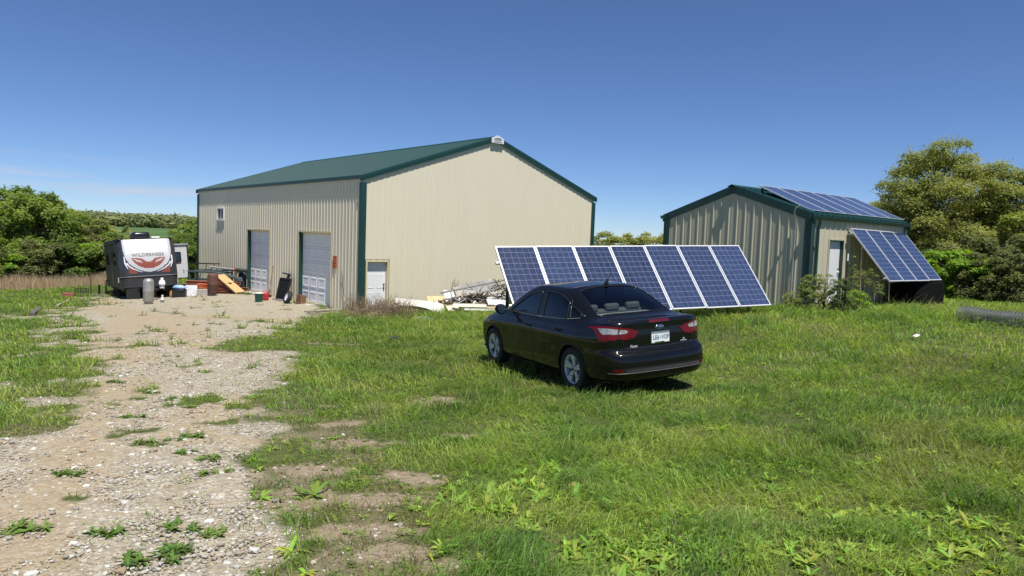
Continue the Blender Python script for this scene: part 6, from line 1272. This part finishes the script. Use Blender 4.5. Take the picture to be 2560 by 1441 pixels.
def build_trees():
    D = {'grn': tree_data(1, 7, 2.9, .20, 15000, .15, GRN, 40, low=.10), 'ygr': tree_data(2, 7, 2.7, .22, 14000, .15, YGR, 38, low=.12), 'dul': tree_data(3, 7, 2.8, .24, 12000, .14, DUL, 36, low=.14), 'olv': tree_data(4, 7, 2.8, .24, 14000, .14, OLV, 36, low=.12), 'bush': tree_data(5, 2.6, 1.7, .08, 12000, .10, ((.085, .145, .030), (.17, .24, .055)), 26, low=.02), 'obush': tree_data(7, 2.6, 1.6, .08, 12000, .09, ((.13, .16, .055), (.23, .25, .085)), 26, low=.02), 'bry': tree_data(6, 2.6, 1.6, .08, 8000, .12, BRT, 24, low=.02)}
    H0 = {'grn': 7, 'ygr': 7, 'dul': 7, 'olv': 7, 'bush': 2.6, 'bry': 2.6, 'obush': 2.6}
    def put(kind, dx, y, tz, label, group, name='deciduous_tree', cat='tree', sxy=1.0):
        x = dx*y; g = gz1(x, y)-.15; h = tz*y-g; sc = h/(H0[kind]*1.02)
        t, D[kind] = make_tree(name, label, cat, x, y, D[kind], group, random.uniform(0, 6.28), sc, -.15, sxy)
    G1 = 'trees of the wood on the left'
    for k, dx, y, tz, lb, sx in (
        ('grn', -.745, 46, .036, 'full green tree cut by the left picture edge, in front of the wood', 1.1), ('grn', -.70, 50, .047, 'tallest rounded green tree at the left end of the wood', 1.15), ('grn', -.665, 49, .040, 'second tall green tree of the wood, right of the tallest one', 1.1),
        ('ygr', -.637, 52, .026, 'yellow green tree on the shoulder where the wood steps down', 1.05), ('dul', -.612, 56, .012, 'dull olive tree in the middle of the wood behind the straw strip', 1.2), ('ygr', -.588, 58, .004, 'yellow green tree left of the trailer roof', 1.2),
        ('grn', -.566, 54, -.012, 'darker green tree directly behind the left side of the trailer', 1.2), ('dul', -.540, 70, -.012, 'dull tree seen just over the trailer roof edge', 1.2), ('ygr', -.515, 74, -.024, 'low yellow green tree behind the trailer air conditioner', 1.2),
        ('ygr', -.468, 60, -.028, 'yellow green tree between trailer slide-out and workshop', 1.1), ('grn', -.450, 56, .010, 'green tree showing past the far corner of the workshop', 1.0), ('dul', -.49, 78, -.036, 'dull tree low in the valley behind the trailer slide-out', 1.3),
        ('grn', -.68, 60, .034, 'green tree in the second row of the wood on the left', 1.2), ('dul', -.645, 66, .022, 'olive tree in the second row of the wood, at its shoulder', 1.2)):
        put(k, dx, y, tz, lb, G1, sxy=sx)
    for k, dx, y, h, lb in (('obush', -.735, 43.5, 2.6, 'olive bush at the foot of the wood by the picture edge'), ('bry', -.705, 44.5, 2.3, 'bright low bush at the foot of the tallest green tree'), ('obush', -.668, 45.5, 2.8, 'olive bush at the foot of the second tall tree'), ('bush', -.632, 47.5, 3.0, 'dark bush below the yellow green shoulder tree'), ('bry', -.605, 49, 3.0, 'bright bush in front of the dull olive tree'), ('obush', -.580, 50, 3.2, 'olive bush beside the trailer at the foot of the wood'), ('bush', -.53, 52, 3.0, 'bush hidden mostly behind the trailer'), ('bush', -.47, 50, 3.0, 'bush between the trailer and the far workshop corner')):
        x = dx*y; put(k, dx, y, (gz1(x, y)+h)/y, lb, 'bushes at the foot of the wood', 'bush', 'bush', 1.25)
    for k, dx, y, tz, lb in (('dul', .122, 58, .008, 'leftmost tree in the gap between workshop and shed'), ('olv', .145, 54, .0165, 'rounded olive tree in the left half of the gap between the buildings'), ('dul', .175, 60, .012, 'thin tree in the middle of the gap between the buildings'), ('olv', .20, 54, .019, 'olive tree in the right half of the gap between the buildings'), ('dul', .228, 56, .016, 'olive tree half hidden by the left side of the shed')):
        put(k, dx, y, tz, lb, 'trees in the gap between the buildings', sxy=1.35)
    # the big oak on the right and its neighbours
    t, _ = make_tree('oak_tree', 'big rounded olive oak in spring leaf behind the shed on the right', 'tree', .585*38, 38, tree_data(21, 8.0, 3.25, .14, 72000, .09, OLV, 110, low=.03), 'trees on the right', 0, 1.0)
    t.scale.z = (.152*38-gz1(.585*38, 38))/8.05
    t, _ = make_tree('oak_tree', 'second olive oak cut by the right picture edge', 'tree', .70*36, 36, tree_data(22, 7.0, 2.8, .14, 52000, .09, ((.23, .28, .075), (.35, .38, .11)), 84, low=.03), 'trees on the right', 1, 1.0)
    t.scale.z = (.122*36-gz1(.70*36, 36))/7.05
    for k, dx, y, tz, lb in (('olv', .635, 43, .115, 'olive tree filling the notch between the two big oaks'), ('olv', .535, 45, .075, 'olive tree showing left of the big oak over the shed roof'), ('ygr', .735, 33, .075, 'yellow green tree low at the right picture edge'), ('olv', .665, 34, .045, 'olive tree in front of the notch between the oaks')):
        put(k, dx, y, tz, lb, 'trees on the right', sxy=1.15)
    for k, dx, y, h, lb in (('bry', .612, 29.5, 2.1, 'bright green bush under the big oak beside the awning panels'), ('bry', .645, 28.5, 1.7, 'bright green bush second from the awning panels'), ('obush', .675, 28, 1.9, 'olive green bush behind the left end of the wire roll'), ('obush', .705, 27, 1.7, 'olive green bush behind the right end of the wire roll'), ('obush', .735, 26, 1.8, 'olive bush at the right picture edge'), ('bush', .59, 32, 2.2, 'dark bush behind the covered heap'), ('obush', .64, 31, 2.6, 'tall olive bush in the shade of the big oak'), ('obush', .69, 30.5, 2.6, 'tall olive bush in the shade of the second oak'), ('bry', .577, 26.6, 1.0, 'small yellow green bush at the end of the covered heap')):
        x = dx*y; put(k, dx, y, (gz1(x, y)+h)/y, lb, 'bushes under the oaks', 'bush', 'bush', 1.1)
    # shrubs in front of the shed
    for nm, lb, x, y, H, R_, nl, lf, pal, lo, dk in (('shrub', 'green shrub arching beside the shed corner post', 7.55, 18.1, .95, .36, 1300, .042, ((.18, .25, .06), (.26, .33, .09)), .35, 0), ('shrub', 'pale leafy shrub arching in front of the white shed door', 7.95, 18.0, .98, .40, 1100, .040, ((.20, .27, .07), (.29, .34, .11)), .42, 0), ('shrub', 'dark shrub around the foot of the fence post', 8.15, 17.55, .85, .34, 1500, .042, ((.06, .10, .028), (.14, .20, .06)), .08, 0), ('shrub', 'bright low shrub right of the fence post', 8.75, 17.9, .55, .36, 1500, .045, BRT, .05, 0), ('sapling', 'thin upright sapling standing right of the fence post', 8.85, 18.5, 1.45, .16, 420, .040, ((.18, .24, .06), (.26, .31, .09)), .15, 0), ('shrub', 'small sprig of leaves at the left foot of the shed corner', 7.35, 18.6, .5, .28, 420, .042, YGR, .2, 0), ('vine_shrub', 'leafy tangle against the shed wall under the awning panels', 10.0, 20.2, 1.3, .45, 900, .05, ((.12, .16, .05), (.20, .24, .07)), .1, 0)):
        make_tree(nm, lb, 'shrub', x, y, tree_data(int(x*100), H, R_*1.1, .12, int(nl*1.25), lf*.8, pal, 24, low=lo*.5), 'shrubs by the shed', 0, 1.0, -.02)
    # far wood on the ridge and in the valley: one mass
    n = 2600; rs = RNG; Ps = []; Ns = []; Cs = []; Ss = []
    def mass(n, a0, a1, r0, r1, h0, h1, w, pal, cs):
        a = rs.uniform(a0, a1, n); r = rs.uniform(r0, r1, n); x = r*np.sin(a); y = r*np.cos(a); g = gz(x, y); h = rs.uniform(h0, h1, n)*(.75+.5*vnoise(x, y, 30, 3, 2)); pal = np.array(pal)
        for i in range(n):
            m = 46; d = rs.normal(0, 1, (m, 3)); d /= np.linalg.norm(d, axis=1, keepdims=True); P = np.array([x[i], y[i], g[i]+h[i]*.52])+d*np.array([w, w, h[i]*.52])*rs.uniform(.7, 1.1, (m, 1)); nn = d+rs.normal(0, .4, (m, 3)); Ps.append(P); Ns.append(nn/np.linalg.norm(nn, axis=1, keepdims=True)); k = rs.uniform(0, 1); Cs.append((pal[0]*(1-k)+pal[1]*k)*rs.uniform(.8, 1.2, (m, 1))); Ss.append(cs*rs.uniform(.7, 1.3, m))
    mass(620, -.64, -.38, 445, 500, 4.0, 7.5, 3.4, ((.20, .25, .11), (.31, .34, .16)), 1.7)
    mass(260, -.66, -.515, 92, 150, 5, 8.5, 3.2, ((.22, .26, .085), (.33, .34, .125)), .9)
    mass(260, .02, .40, 90, 150, 5, 7.5, 3.2, ((.24, .26, .085), (.36, .36, .125)), .9)
    mass(260, .42, .80, 55, 110, 5, 7, 3.0, ((.20, .25, .075), (.32, .34, .11)), .7)
    mass(200, -.80, -.62, 70, 120, 4, 6.5, 3.0, ((.18, .26, .065), (.28, .34, .09)), .8)
    V, F, C = crown_cards(np.concatenate(Ps), np.concatenate(Ns), np.concatenate(Ss), np.concatenate(Cs)); tag(np_mesh('far_wood', V, F, M_LEAF, {'col': C}), 'distant mixed woodland along the ridge and in the valley', 'woodland', kind='stuff')
build_car(); build_big(); build_arrays(); build_shed(); build_trailer(); build_junk(); build_scrap()
build_ground(); build_trees(); build_grass(); build_brush(); build_weeds(); build_stones()
